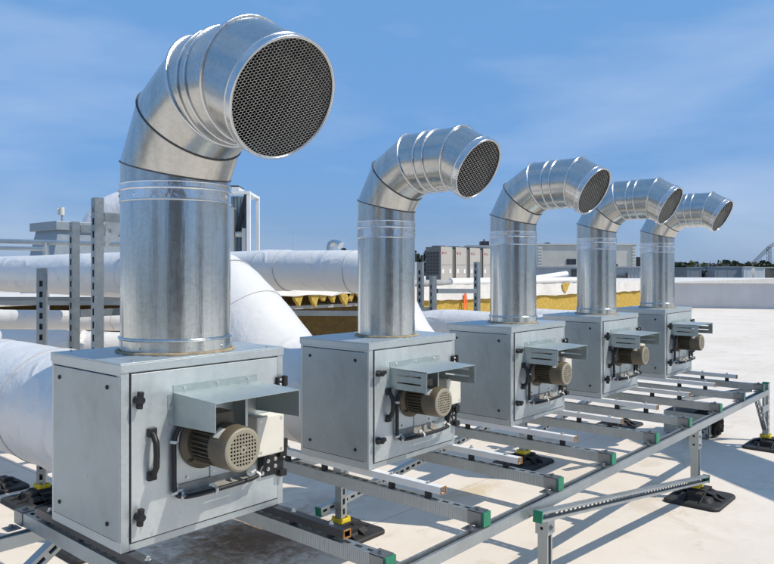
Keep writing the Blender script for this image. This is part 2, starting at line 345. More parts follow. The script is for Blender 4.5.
# ------------------------------------------------------------------ exhaust fans
def exhaust_fan(idx, X0, Y0, W, D, z0, H, pr, px, py, Hd, knobs, base_collar, elb, label):
    """Hd: dict with local positions of the door fittings (x from left edge, z from bottom)"""
    un = thing('exhaust_fan', label, 'exhaust fan', (X0, Y0, z0), 0, 'row of exhaust fans')
    B = lambda mb, *a: mb.box(*a)
    # casing with the frame left standing around the panels
    mb = MB(); fr = .032
    B(mb, .003, W-.003, .003, D, .001, H-.001)
    B(mb, 0, fr, 0, D, 0, H); B(mb, W-fr, W, 0, D, 0, H)
    B(mb, fr, W-fr, -.0005, D, 0, fr); B(mb, fr, W-fr, -.0005, D, H-fr-.006, H-.0005)
    mb.build('casing', M['case'], un, .002)
    mb = MB(); B(mb, -.004, W+.004, -.004, D+.004, H-.001, H+.004); B(mb, -.004, -.001, -.004, D+.004, H-.03, H-.001); B(mb, W+.001, W+.004, -.004, D+.004, H-.03, H-.001)
    B(mb, -.001, W+.001, -.004, -.001, H-.03, H-.001)
    lid = mb.build('lid', M['case'], un, .0015)
    mb = MB()
    for x in (.06, W*.5, W-.06): bolt(mb, (x, .03, H+.004), r=.004, l=.004); bolt(mb, (x, D-.03, H+.004), r=.004, l=.004)
    mb.build('screw', M['bolt'], lid)
    # left side panel with four black plugs
    mb = MB(); B(mb, -.0015, .001, .030, D-.0185, .0345, H-.0405); mb.build('panel_joint', M['gasket'], un)
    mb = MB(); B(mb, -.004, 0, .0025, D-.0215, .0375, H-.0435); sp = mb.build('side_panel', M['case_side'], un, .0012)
    for y in (.085, D-.075):
        for z in (.085, H-.085):
            mb = MB(); mb.cyl((-.004, y, z), (-.008, y, z), .0085, .0075, 16); mb.cyl((-.008, y, z), (-.010, y, z), .006, .004, 12); mb.build('plug', M['black'], sp)
    # door
    dx0, dx1, dz0, dz1 = .036, W-.034, .030, H-.036
    mb = MB(); B(mb, dx0-.004, dx1+.004, -.002, .001, dz0-.004, dz1+.004); mb.build('door_joint', M['gasket'], un)
    mb = MB(); B(mb, dx0, dx1, -.006, 0, dz0, dz1); door = mb.build('access_door', M['door'], un, .0015)
    for (x, z), horiz in zip(Hd['knobs'], knobs):
        mb = MB(); mb.cyl((x, -.006, z), (x, -.022, z), .015, .013, 18)
        a = R(8) if horiz else R(84)
        Mx = T(x, -.022, z) @ Matrix.Rotation(-a, 4, 'Y')
        mb.box(-.03, .03, -.016, .004, -.009, .009, M=Mx)
        mb.cyl((x, -.022, z), (x, -.042, z), .016, .013, 18)
        mb.build('knob', M['black'], door, .003)
    hx, hz0, hz1 = Hd['handle']
    mb = MB()
    mb.tube([(hx, -.004, hz0), (hx, -.026, hz0+.012), (hx, -.040, hz0+.035), (hx, -.043, (hz0+hz1)/2), (hx, -.040, hz1-.035), (hx, -.026, hz1-.012), (hx, -.004, hz1)], .011, 12)
    for z in (hz0, hz1): mb.box(hx-.017, hx+.017, -.02, -.005, z-.016, z+.016)
    mb.build('handle', M['black'], door, .004)
    for z in Hd['hinges']:
        mb = MB(); mb.box(W-.045, W-.012, -.022, -.006, z-.02, z+.02); mb.box(W-.012, W+.012, -.018, -.002, z-.02, z+.02); mb.cyl((W-.012, -.022, z-.024), (W-.012, -.022, z+.024), .009, n=12)
        for zz in (-.010, .010): mb.m = 1; bolt(mb, (W-.032, -.022, z+zz), (0,-1,0), .0035, .004); mb.m = 0
        mb.build('hinge', [M['black'], M['bolt']], door, .002)
    bx0, bx1, bz0, bz1 = Hd['bracket']
    mb = MB(); mb.box(bx0, bx1, -.018, -.006, bz0, bz1); mb.box(bx1-.03, bx1+.006, -.034, -.006, bz1-.012, bz1+.022); mb.box(bx1-.03, bx1+.006, -.034, -.006, bz0-.012, bz0+.014)
    mb.m = 1
    for fx, fz in ((.35, .75), (.35, .35), (.65, .78), (.65, .42), (.12, .2)): bolt(mb, (bx0+(bx1-bx0)*fx, -.018, bz0+(bz1-bz0)*fz), (0,-1,0), .005, .004)
    mb.build('hinge_plate', [M['black'], M['bolt']], door, .002)
    # rain hood: top sheet, two cheeks (slotted on the small fans), wall flanges
    x0, x1, zt, d, dp = Hd['hood']; t = .0025
    mb = MB(); mb.prism([(-.006, zt), (-.006, zt+t), (-d, zt-.008+t), (-d, zt-.008)], 'x', x0, x1)
    mb.box(x0, x1, -.0085, -.0062, zt+t, zt+.028)
    for xx in (x0, x1-t):
        if not Hd['slots']:
            mb.prism([(-.0065, zt), (-d, zt-.008), (-d, zt-.008-dp), (-.0065, zt-dp-.016)], 'x', xx, xx+t)
        else:
            zs = [zt-.001, zt-.026, zt-.034, zt-.062, zt-.070, zt-dp-.008]
            for i in (0, 2, 4): mb.box(xx, xx+t, -d, -.0065, zs[i+1], zs[i])
            for i in (1, 3):
                mb.box(xx, xx+t, -d, -d+.035, zs[i+1], zs[i]); mb.box(xx, xx+t, -.05, -.0065, zs[i+1], zs[i])
    for xx, sg in ((x0, -1), (x1, 1)): mb.box(min(xx, xx+sg*.022), max(xx, xx+sg*.022), -.0085, -.0062, zt-dp-.016, zt-.002)
    mb.m = 1
    for i in range(3): bolt(mb, (x0+(x1-x0)*(.12+.38*i), -.0085, zt+.016), (0,-1,0), .004, .003)
    bolt(mb, (x0-.011, -.0085, zt-dp*.5), (0,-1,0), .004, .003)
    mb.build('rain_hood', [M['hood'], M['bolt']], un)
    # inner bracket plate behind the motor, and the drip ledge
    mb = MB(); mx, mz, mr, mlen = Hd['motor']
    mb.box(mx+mr*.35, mx+mr*1.75, -.011, -.0062, mz-mr*2.05, zt-.02); mb.box(mx+mr*1.6, mx+mr*1.75, -.09, -.011, mz-mr*1.2, zt-.02)
    mb.build('mounting_plate', M['case'], un)
    lx0, lx1, lz = Hd['ledge']
    mb = MB(); mb.prism([(-.0062, lz+.022), (-.012, lz+.022), (-.016, lz-.006), (-.044, lz-.012), (-.044, lz-.016), (-.0062, lz-.010)], 'x', lx0, lx1)
    mb.m = 1
    for i in range(3): bolt(mb, (lx0+.04+(lx1-lx0-.08)*i/2, -.007, lz+.04), (0,-1,0), .004, .004)
    mb.build('drip_ledge', [M['dusty'], M['bolt']], un)
    # motor lying across, fan cover outwards
    mb = MB(); mb.cyl((mx, -.006, mz), (mx, -.016, mz), mr*1.3, n=36); mb.cyl((mx, -.016, mz), (mx, -.03, mz), mr*1.28, mr*1.05, 36)
    mb.cyl((mx, -.03, mz), (mx, -mlen*.62, mz), mr*.83, n=36)
    for k in range(30):
        a = 2*PI*k/30
        if R(60) < a < R(120): continue
        Mx = T(mx, 0, mz) @ Matrix.Rotation(-a, 4, 'Y')
        mb.box(mr*.8, mr*1.0, -mlen*.62, -.04, -.0022, .0022, M=Mx)
    mb.box(mx-mr*.5, mx+mr*.5, -mlen*.55, -.045, mz+mr*.7, mz+mr*1.45)
    for a in (45, 135, 225, 315): bolt(mb, (mx+mr*1.13*math.cos(R(a)), -.022, mz+mr*1.13*math.sin(R(a))), (0,-1,0), .007, .014)
    mot = mb.build('motor', M['motor'], un, .001)
    # fan cover: shell with a pierced face
    mb = MB(); ys = [(-mlen*.6, 1.0), (-mlen*.9, 1.0), (-mlen*.955, .985), (-mlen*.985, .94), (-mlen, .86)]
    rg = [[(mx+mr*q*math.cos(2*PI*i/40), y, mz+mr*q*math.sin(2*PI*i/40)) for i in range(40)] for y, q in ys]
    mb.rings(rg[:4]); mb.m = 3; mb.rings(rg[3:])
    mb.rings([[(mx+mr*q*math.cos(2*PI*i/40), -mlen, mz+mr*q*math.sin(2*PI*i/40)) for i in range(40)] for q in (.86, .72)], smooth=False)
    cell = mr*.158; bar = cell*.36; rin = mr*.74
    k = -5
    for k in range(-5, 6):
        c = (k)*cell*1.0 + cell*.5
        if abs(c) < rin:
            hl = math.sqrt(rin*rin - c*c)
            mb.box(mx+c-bar/2, mx+c+bar/2, -mlen-.0003, -mlen+.003, mz-hl, mz+hl)
            mb.box(mx-hl, mx+hl, -mlen+.0001, -mlen+.0034, mz+c-bar/2, mz+c+bar/2)
    mb.cyl((mx, -mlen-.001, mz), (mx, -mlen+.003, mz), mr*.17, n=16)
    mb.m = 1; mb.cyl((mx, -mlen*.97, mz), (mx, -mlen*.95, mz), mr*.8, n=30)
    mb.m = 2; mb.cyl((mx, -mlen-.0016, mz), (mx, -mlen-.0009, mz), mr*.055, n=10)
    mb.build('fan_cover', [M['motor_cover'], M['motor_dark'], M['motor_dark'], M['motor_face']], mot)
    mb = MB(); a0 = R(118); rr = mr*1.003 + .0006
    pts = []
    for y in (-mlen*.66, -mlen*.80):
        pts += [(mx+rr*math.cos(a0+R(5*i)), y, mz+rr*math.sin(a0+R(5*i))) for i in range(7)]
    mb.add(pts, [(i, i+1, 7+i+1, 7+i) for i in range(6)], True); mb.build('nameplate', M['sticker'], mot)
    # terminal box
    jx0, jx1, jz0, jz1 = Hd['jbox']
    mb = MB(); mb.box(jx0, jx1, -.062, -.012, jz0, jz1); mb.box(jx0-.003, jx1+.003, -.084, -.0625, jz0-.003, jz1+.003)
    jb = mb.build('terminal_box', M['cream'], un, .006, seg=3)
    for x in (jx0+.014, jx1-.014):
        for z in (jz0+.014, jz1-.014): mb = MB(); mb.cyl((x, -.0835, z), (x, -.0855, z), .006, n=12); mb.build('lid_screw', M['bolt'], jb)
    # cable loop with white clips
    cx, czt, czb, ex, ez = Hd['cable']; r = .0088
    path = [(mx-mr*.55, -.06, mz+mr*1.05), (cx+.04, -.035, czt+.015), (cx+.012, -.024, czt-.02)]
    path += [(cx, -.020, czt-.06), (cx, -.020, (czt+czb)/2), (cx+.001, -.020, czb+.035), (cx+.008, -.022, czb+.012), (cx+.028, -.03, czb), (cx+.07, -.055, czb+.002), ((cx+ex)/2, -.058, czb+.003), (ex-.06, -.056, czb+.008), (ex-.02, -.045, czb+.028), (ex, -.034, ez), (ex+.012, -.03, ez+.04), (ex+.01, -.03, jz0)]
    # smooth the path
    def cat(P, k=6):
        P = [Vector(p) for p in P]; Q = [P[0]] + P + [P[-1]]; out = []
        for i in range(1, len(Q)-2):
            for j in range(k):
                t_ = j/k; a, b, c_, d_ = Q[i-1], Q[i], Q[i+1], Q[i+2]
                out.append(.5*((2*b) + (c_-a)*t_ + (2*a-5*b+4*c_-d_)*t_*t_ + (3*b-a-3*c_+d_)*t_**3))
        return out + [P[-1]]
    pp = cat(path); mb = MB(); mb.tube(pp, r, 10); cab = mb.build('cable', M['cable'], un)
    for q in (.22, .40, .50, .62, .74):
        i = int(q*(len(pp)-1)); p = pp[i]; dr = (pp[i+1]-pp[i-1]).normalized()
        mb = MB(); mb.cyl(p-dr*.005, p+dr*.005, r*1.35, n=14)
        sd_ = dr.cross(Vector((0,1,0))).normalized()
        mb.box(-.005, .005, -.02, .004, -.004, .004, M=frame(p+sd_*.02+Vector((0,.012,0)), p-sd_*.02+Vector((0,.012,0)), (0,-1,0))[0]); mb.box(.004, .036, -.004, .004, -.002, .002, M=frame(p+sd_*.02, p-sd_*.02, (0,-1,0))[0])
        mb.build('cable_clip', M['clip'], cab)
    # ---------------- pipe: straight duct, collar, mitred elbow, wire mesh
    n = 72; ztop, zA, LAB, LCD, LDM, last, cz0, cz1, ringf = elb
    pz = H + .004
    def circ(z, q): return [(q*math.cos(2*PI*i/n), q*math.sin(2*PI*i/n), z) for i in range(n)]
    P0 = (px, py, pz)
    mb = MB(); mb.rings([circ(0, pr+.016), circ(.003, pr+.016), circ(.004, pr)], smooth=False); mb.rings([circ(0, pr), circ(cz0-pz, pr)])
    sd1 = mb.build('straight_duct', M['pipe'], un, loc=P0)
    sl_ = random.Random(idx); mb = MB(); mb.tube([((pr+.009+sl_.uniform(-.003, .005))*math.cos(2*PI*i/90), (pr+.009+sl_.uniform(-.003, .005))*math.sin(2*PI*i/90), .004) for i in range(90)], .007, 8, closed=True); mb.build('sealant', M['sealant'], sd1)
    mb = MB(); mb.tube([p for p in circ(cz0-pz, pr+.001)], .0045, 8, closed=True); mb.build('bead', M['bead'], sd1)
    if base_collar:
        hgt = .055 if pr > .18 else .045
        mb = MB(); mb.rings([circ(.004, pr+.004), circ(hgt, pr+.004)]); mb.tube(circ(hgt, pr+.003), .006, 8, closed=True)
        for a in (200, 250, 290, 330): bolt(mb, ((pr+.003)*math.cos(R(a)), (pr+.003)*math.sin(R(a)), .024), (math.cos(R(a)), math.sin(R(a)), 0), .004, .004)
        mb.build('base_collar', M['pipe'], sd1)
    mb = MB(); zc = (cz0+cz1)/2 - pz
    mb.rings([circ(cz0-pz+.003, pr+.003), circ(zc+.010, pr+.003)]); mb.rings([circ(zc+.010, pr+.0035), circ(cz1-pz, pr+.0035)])
    mb.tube(circ(zc+.010, pr+.004), .005, 8, closed=True); mb.tube(circ(cz1-pz, pr+.002), .0035, 8, closed=True)
    for k in range(10):
        a = 2*PI*k/10+.2; bolt(mb, ((pr+.003)*math.cos(a), (pr+.003)*math.sin(a), zc-.012), (math.cos(a), math.sin(a), 0), .0045, .003)
    mb.build('collar', M['collar'], un, loc=P0)
    # elbow axis in the plane x = px, going to -y
    angs = [0, 30, 60, 90, last]; A = Vector((0, 0, zA-pz)); pts = [Vector((0, 0, cz1-pz)), A]
    lens = [LAB, LAB, LCD, LDM]
    dirs = [Vector((0, -math.sin(R(a)), math.cos(R(a)))) for a in angs]
    for dd, l in zip(dirs[1:], lens): pts.append(pts[-1] + dd*l)
    def ring(P, dn, half, q):
        """ellipse of the mitre plane: dn = bisector direction"""
        up = Vector((1,0,0)).cross(dn); up.normalize(); e = 1/math.cos(half)
        return [P + Vector((1,0,0))*q*math.cos(2*PI*i/n) + up*q*e*math.sin(2*PI*i/n) for i in range(n)]
    rg = [ring(pts[0], dirs[0], 0, pr)]
    for i in range(1, 5):
        bis = (dirs[i-1] + dirs[i]).normalized(); half = R(angs[i]-angs[i-1])/2
        rg.append(ring(pts[i], bis, half, pr))
    rg.append(ring(pts[5], dirs[4], 0, pr))
    mb = MB()
    for i in range(5):
        a, b = rg[i], rg[i+1]
        k = 3; sub = [[a[j].lerp(b[j], f/k) for j in range(n)] for f in range(k+1)]
        mb.rings(sub)
    el = mb.build('elbow', M['elbow'], un, loc=P0)
    for i, mat, rr in ((1, 'seal', .0026), (2, 'seal', .0030), (3, 'bead', .0065), (4, 'bead', .006)):
        mb = MB(); C = pts[i]; mb.tube([C + (p-C)*(1+.002/pr) for p in rg[i]], rr, 8, closed=True); mb.build('seam', M[mat], el)
    for f in ringf:
        C = pts[3].lerp(pts[4], f); mb = MB(); mb.tube(ring(C, dirs[3], 0, pr+.002), .0055, 8, closed=True); mb.build('seam', M['bead'], el)
    # inside of the elbow, darkened: shade of the mouth put into its colour
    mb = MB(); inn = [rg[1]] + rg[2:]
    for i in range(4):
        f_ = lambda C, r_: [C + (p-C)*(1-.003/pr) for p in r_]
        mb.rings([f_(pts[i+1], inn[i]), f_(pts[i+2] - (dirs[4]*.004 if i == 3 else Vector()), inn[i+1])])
    mb.build('shaded_lining', M['lining'], el)
    # mouth: rolled rim, a bead a little behind it, and the wire mesh
    dn = dirs[4]; Mo = pts[5]
    mb = MB(); mb.rings([ring(Mo-dn*.028, dn, 0, pr+.004), ring(Mo, dn, 0, pr+.004)]); mb.rings([ring(Mo, dn, 0, pr+.004), ring(Mo, dn, 0, pr-.006)], smooth=False)
    mb.tube(ring(Mo-dn*.030, dn, 0, pr+.003), .004, 8, closed=True); mb.tube(ring(Mo, dn, 0, pr+.001), .004, 8, closed=True)
    rim = mb.build('mouth_rim', M['bead'], un, loc=P0)
    up = Vector((1,0,0)).cross(dn).normalized(); O = Mo - dn*.006; pitch = .0148 if pr > .18 else .0195; mb = MB(); lim = pr-.004
    a = pitch/math.sqrt(3); wd = .0011 if pr > .18 else .0013
    def seg(p, q):
        if math.hypot(*p) > lim and math.hypot(*q) > lim: return
        p = Vector(p); q = Vector(q); d_ = (q-p).normalized(); nn = Vector((-d_.y, d_.x))*wd/2
        f3 = lambda s_, h: O + Vector((1,0,0))*s_.x + up*s_.y + dn*h
        qs = [p+nn, p-nn, q-nn, q+nn]
        vs = [f3(s_, .001) for s_ in qs] + [f3(s_, -.001) for s_ in qs]
        mb.add(vs, [(0,1,2,3),(7,6,5,4),(0,3,7,4),(1,5,6,2)])
    nr = int(2*lim/(1.5*a))//2 + 2
    sq = .72; rot = R(-24)
    cr_, sr_ = math.cos(rot), math.sin(rot)
    def rt2(x, y): y = y*sq; return (x*cr_-y*sr_, x*sr_+y*cr_)
    for j in range(-nr*2, nr*2+1):
        for i in range(-nr*2, nr*2+1):
            cxh = pitch*(i + .5*(j % 2)); cyh = 1.5*a*j
            if math.hypot(cxh, cyh*sq) > lim + pitch: continue
            v_ = [(cxh + a*math.sin(R(60*k)), cyh + a*math.cos(R(60*k))) for k in range(6)]
            for k in (0, 1, 2): seg(rt2(*v_[k]), rt2(*v_[k+1]))
    mb.build('wire_mesh', M['wire'], rim)
    if idx > 1: el.rotation_euler.z = rim.rotation_euler.z = R((0, 0, .8, -1.4, 1.2, -.9)[idx])
    return un

big = dict(knobs=[(.055, .519), (.057, .117)], handle=(.110, .245, .398), hinges=[.508, .25], bracket=(.58, .705, .135, .215), hood=(.197, .575, .522, .262, .098),
           slots=False, motor=(.325, .335, .081, .248), jbox=(.520, .650, .242, .392), ledge=(.215, .52, .168), cable=(.193, .41, .150, .585, .20))
small = dict(knobs=[(.057, .457), (.057, .135)], handle=(.128, .228, .360), hinges=[.465, .20], bracket=(.600, .690, .118, .195), hood=(.145, .545, .472, .235, .092),
             slots=True, motor=(.305, .306, .073, .218), jbox=(.515, .632, .247, .380), ledge=(.20, .50, .135), cable=(.184, .36, .116, .600, .165))
exhaust_fan(1, 1.229, 2.273, .717, .525, .638, .644, .211, .362, .232, big, (0, 0), True,
            (0, 2.0-.638, .20, .21, .195, 118, 1.868-.638, 1.935-.638, (.30, .52)), 'largest galvanised exhaust fan nearest the viewer, with a wide hooked pipe and unslotted motor hood')
labels = ['second exhaust fan in the row, its grey pipe without a bright base collar',
          'third galvanised exhaust fan, the middle one of five, with two sideways black door knobs',
          'fourth exhaust fan in the row, its hooked mouth crossing the last fan\'s pipe',
          'last exhaust fan at the far end of the row, nearest the grey parapet']
for i, X0 in enumerate((2.487, 3.767, 5.036, 6.344)):
    exhaust_fan(i+2, X0, 2.286, .695, .478, .655, .600, .151, .355, .200, small, ((1, 1), (1, 1), (0, 0), (0, 0))[i], i > 0,
                (0, 1.945-.655, .15, .26, .13, 120, 1.774-.655, 1.858-.655, (.35, .57)), labels[i])

# ------------------------------------------------------------------ support frame
fr = thing('support_frame', 'long galvanised strut frame on black rubber feet carrying the row of exhaust fans', 'support frame', (4.1, 2.35, 0))
OFF = Vector((4.1, 2.35, 0))
def fpart(mb, name, mats, parent=None, bevel=0):
    return mb.build(name, mats, parent or fr, bevel, loc=(-OFF if parent is None else None))
mb = MB(); strut(mb, (.7, 1.665, .5055), (7.16, 1.665, .5055), (0,0,-1), h=.049, slots=True); fpart(mb, 'front_rail', M['strut'])
mb = MB(); strut(mb, (.2, 3.05, .5055), (7.3, 3.05, .5055), (0,0,-1), h=.049, slots=True); fpart(mb, 'rear_rail', M['strut'])
beamX = [1.265, 1.905, 2.52, 3.172, 3.79, 4.44, 5.05, 5.735, 6.365, 6.985]
for i, x in enumerate(beamX):
    y0 = 1.652; zc = .563
    mb = MB(); strut(mb, (x, y0, zc), (x, 3.17, zc), (0,0,1), h=.055); bm_ = fpart(mb, 'cross_beam', M['beam'])
    for yy in (y0, 3.17):
        s_ = -1 if yy < 2 else 1
        mb = MB(); mb.box(x-.0275, x+.0275, yy, yy+s_*.009, zc-.030, zc+.0305); mb.box(x-.022, x+.022, yy-s_*.012, yy-s_*.0003, zc-.024, zc+.024); fpart(mb, 'end_cap', M['green'], bm_, .002)
        mb = MB(); ya, yb = sorted((yy-s_*.004, yy-s_*.072))
        mb.box(x-.029, x-.0255, ya, yb, zc-.028, zc+.031); mb.box(x+.0255, x+.029, ya, yb, zc-.028, zc+.031); mb.box(x-.029, x+.029, ya, yb, zc+.0278, zc+.0315)
        mb.box(x-.085, x-.0292, ya, yb-.006, zc-.0355, zc-.0315)
        bolt(mb, (x-.058, (ya+yb)/2, zc-.0315), r=.010, l=.009); bolt(mb, (x, (ya+yb)/2, zc+.0315), r=.008, l=.008)
        fpart(mb, 'connector', M['zinc_dark'], bm_)
# mounting bars under the fans, on rubber blocks
for i, x in enumerate(beamX):
    blk = i < 2; top = .636 if blk else .653; hh = .031; zb = top-hh; y1 = 1.87 if not blk else 1.86; y2 = 2.98
    hw = .0185; t = .003; mb = MB()
    mb.box(x-hw, x-hw+t, y1, y2, zb, top); mb.box(x+hw-t, x+hw, y1, y2, zb, top); mb.box(x-hw+t, x+hw-t, y1, y2, top-t, top); mb.box(x-hw+t, x+hw-t, y1, y2, zb, zb+t)
    bar = fpart(mb, 'mounting_bar', M['black_steel' if blk else 'white_steel'])
    mb = MB(); e = .0008
    for yy, s_ in ((y1, -1),):
        ya, yb = yy+s_*.0012, yy+.003
        mb.box(x-hw-e, x-hw+t+e, ya, yb, zb-e, top+e); mb.box(x+hw-t-e, x+hw+e, ya, yb, zb-e, top+e); mb.box(x-hw+t+e, x+hw-t-e, ya, yb, top-t-e, top+e); mb.box(x-hw+t+e, x+hw-t-e, ya, yb, zb-e, zb+t+e)
    fpart(mb, 'cut_end', M['rust'], bar)
    for y in (y1+.085, y1+.30, 2.62, 2.9):
        mb = MB(); mb.cyl((x, y, .591), (x, y, zb-.0005), .017, .0165, 16); fpart(mb, 'rubber_block', M['rubber'], bar)
        if y < 2.28 or y > 2.8:
            mb = MB(); bolt(mb, (x, y, top), r=.0065, l=.010); fpart(mb, 'bolt', M['bolt'], bar)
# legs and feet
def rrect(hx, hy, r, z, k=6):
    out = []
    for cx_, cy_, a0 in ((hx-r, hy-r, 0), (-hx+r, hy-r, 90), (-hx+r, -hy+r, 180), (hx-r, -hy+r, 270)):
        out += [(cx_ + r*math.cos(R(a0+90*i/k)), cy_ + r*math.sin(R(a0+90*i/k)), z) for i in range(k+1)]
    return out
def foot_mb(x, y, hx=.222, hy=.185):
    mb = MB(); Mx = T(x, y, 0)
    mb.rings([rrect(hx, hy, .05, .001), rrect(hx, hy, .05, .016), rrect(hx-.008, hy-.008, .045, .024)], smooth=False, M=Mx, cap=True)
    mb.rings([rrect(hx*.62, hy*.62, .03, .0245), rrect(hx*.52, hy*.52, .03, .05)], smooth=False, M=Mx, cap=True)
    mb.box(-.052, .052, -.052, .052, .03, .084, M=Mx); mb.box(-.125, .125, -.046, .046, .024, .074, M=Mx); mb.box(-.046, .046, -.105, .105, .024, .066, M=Mx)
    for sx in (-1, 1):
        mb.box(sx*.06, sx*.115, -.04, .04, .03, .070, M=Mx)
        for yy in (-.055, .055):
            mb.prism([(sx*.05, .03), (sx*.19, .024), (sx*.19, .030), (sx*.055, .082), (sx*.05, .082)], 'y', yy-.004, yy+.004, M=Mx)
            mb.prism([(yy/.055*.045, .03), (yy/.055*.16, .024), (yy/.055*.16, .030), (yy/.055*.052, .08), (yy/.055*.045, .08)], 'x', sx*.042-.004, sx*.042+.004, M=Mx)
    return mb
def collar_mb(x, y, z=.084):
    mb = MB(); Mx = T(x, y, 0)
    for s_ in (-1, 1):
        mb.box(s_*.028, s_*.042, -.042, .042, z, z+.026, M=Mx); mb.box(-.0275, .0275, s_*.028, s_*.042, z, z+.026, M=Mx)
    for a in (45, 135, 225, 315): mb.cyl((.045*math.cos(R(a)), .045*math.sin(R(a)), z+.002), (.045*math.cos(R(a)), .045*math.sin(R(a)), z+.033), .013, .010, 10, M=Mx)
    return mb
def leg(x, y, ztop, place, cap=False):
    mb = MB(); strut(mb, (x, y, .06), (x, y, ztop), (0, 1, 0) if y < 2 and x < 7 else (0, -1, 0)); lg = place(mb, 'leg', M['strut'])
    place(foot_mb(x, y - (.03 if y < 2 else 0)), 'foot', M['rubber'], lg, .003); place(collar_mb(x, y), 'foot_collar', M['yellow'], lg, .004)
    return lg
for x, y in ((3.05, 1.665), (5.205, 1.665), (7.13, 1.675), (1.0, 3.05), (3.07, 3.05), (5.22, 3.05), (7.15, 3.05)):
    end = x > 7 and y < 2
    lg = leg(x + (.045 if end else 0), y, .575 if end else .480, fpart)
    if end:
        mb = MB(); mb.box(x+.045-.027, x+.045+.027, y-.027, y+.027, .574, .586); fpart(mb, 'end_cap', M['green'], lg, .002)
        mb = MB(); strut(mb, (x-.27, y, .478), (x+.005, y, .17), (-.7, 0, .3), w=.04, h=.03)
        mb.box(x-.13, x-.10, y-.03, y-.026, .30, .48); mb.box(x-.19, x+.02, y-.032, y-.028, .34, .40); fpart(mb, 'gusset', M['strut'], lg)
    else:
        mb = MB(); mb.box(x-.033, x+.033, y-.033, y-.028, .355, .481); mb.box(x-.033, x-.028, y-.028, y+.033, .355, .481); mb.box(x+.028, x+.033, y-.028, y+.033, .355, .481)
        for z in (.385, .445): bolt(mb, (x, y-.033, z), (0,-1,0), .009, .008); bolt(mb, (x+.033, y, z), (1,0,0), .009, .008)
        mb.m = 1
        for z in (.385, .445): mb.cyl((x-.033, y, z), (x-.0338, y, z), .008, n=12)
        mb.m = 0
        fpart(mb, 'bracket', [M['strut'], M['gasket']], lg)
def brace(p0, p1, up=(0,1,0), h=.042, **k):
    mb = MB(); strut(mb, p0, p1, up, w=.047, h=h, **k); b_ = fpart(mb, 'brace', M['strut'])
    d_ = (Vector(p1)-Vector(p0)).normalized()
    for p, s_ in ((p0, -1), (p1, 1)):
        Mx = frame(p, Vector(p)+d_, up)[0]; mb = MB(); mb.box(min(0, s_*.01), max(0, s_*.01), -.027, .027, -h/2-.002, h/2+.002, M=Mx); fpart(mb, 'end_cap', M['green'], b_, .002)
brace(on_y(538.5, 516.5, 1.60), on_y(706, 478.5, 1.60), sl=.028, sw=.027, pitch=.048)
brace((2.93, 3.095, .17), (5.1, 3.095, .42), (0,-1,0)); brace((5.3, 3.095, .17), (7.1, 3.095, .42), (0,-1,0))
brace((5.45, 2.33, .512), (7.10, 1.80, .512), (0,0,1), h=.03)
mb = MB(); strut(mb, (1.42, 3.08, .47), (.98, 3.08, .16), (0, -1, 0)); fpart(mb, 'brace', M['strut'])

# ------------------------------------------------------------------ ballast crate
cr_t = thing('ballast_crate', 'grey metal crate packed with rough dark rubber blocks on the roof behind the front rail', 'crate', (7.2, 2.35, 0))
mb = MB(); mb.box(-.10, .22, -.20, .22, .02, .03); mb.box(-.105, -.10, -.205, .22, .02, .23); mb.box(-.10, .22, .215, .22, .02, .23); mb.box(.22, .225, -.205, .22, .02, .23)
mb.box(-.105, -.02, -.205, -.2, .02, .16)
for x in (-.07, .15): mb.box(x, x+.05, -.18, .18, 0, .0195)
mb.build('tray', M['strut'], cr_t)
random.seed(5); g = NG('rough_rubber_crumb'); nz = g.noise(28, 7, .8); g.set(color=g.ramp(nz, [(.35, (.012,.011,.010)), (.6, (.04,.034,.03)), (.78, (.12,.095,.075))]), rough=.95); g.bump(g.noise(45, 6, .8), 1, .05)
for i, (x0, x1, y0, y1, h_) in enumerate(((-.02, .215, -.235, -.03, .185), (-.09, -.03, -.18, .0, .07), (-.08, .2, .01, .20, .10))):
    mb = MB(); nx_, ny_, nz_ = 8, 7, 7
    mb.box(x0, x1, y0, y1, .031, .031+h_)
    for k in range(160):
        f = random.choice('xyz'); p = [random.uniform(x0, x1), random.uniform(y0, y1), random.uniform(.035, .031+h_)]
        if f == 'x': p[0] = random.choice((x0, x1))
        elif f == 'y': p[1] = y0
        else: p[2] = .031+h_
        s_ = random.uniform(.006, .016); mb.box(-s_, s_, -s_, s_, -s_, s_, M=T(*p) @ Matrix.Rotation(random.random()*3, 4, Vector((random.random(), random.random(), .3))))
    mb.build('rubber_block', g.m, cr_t)

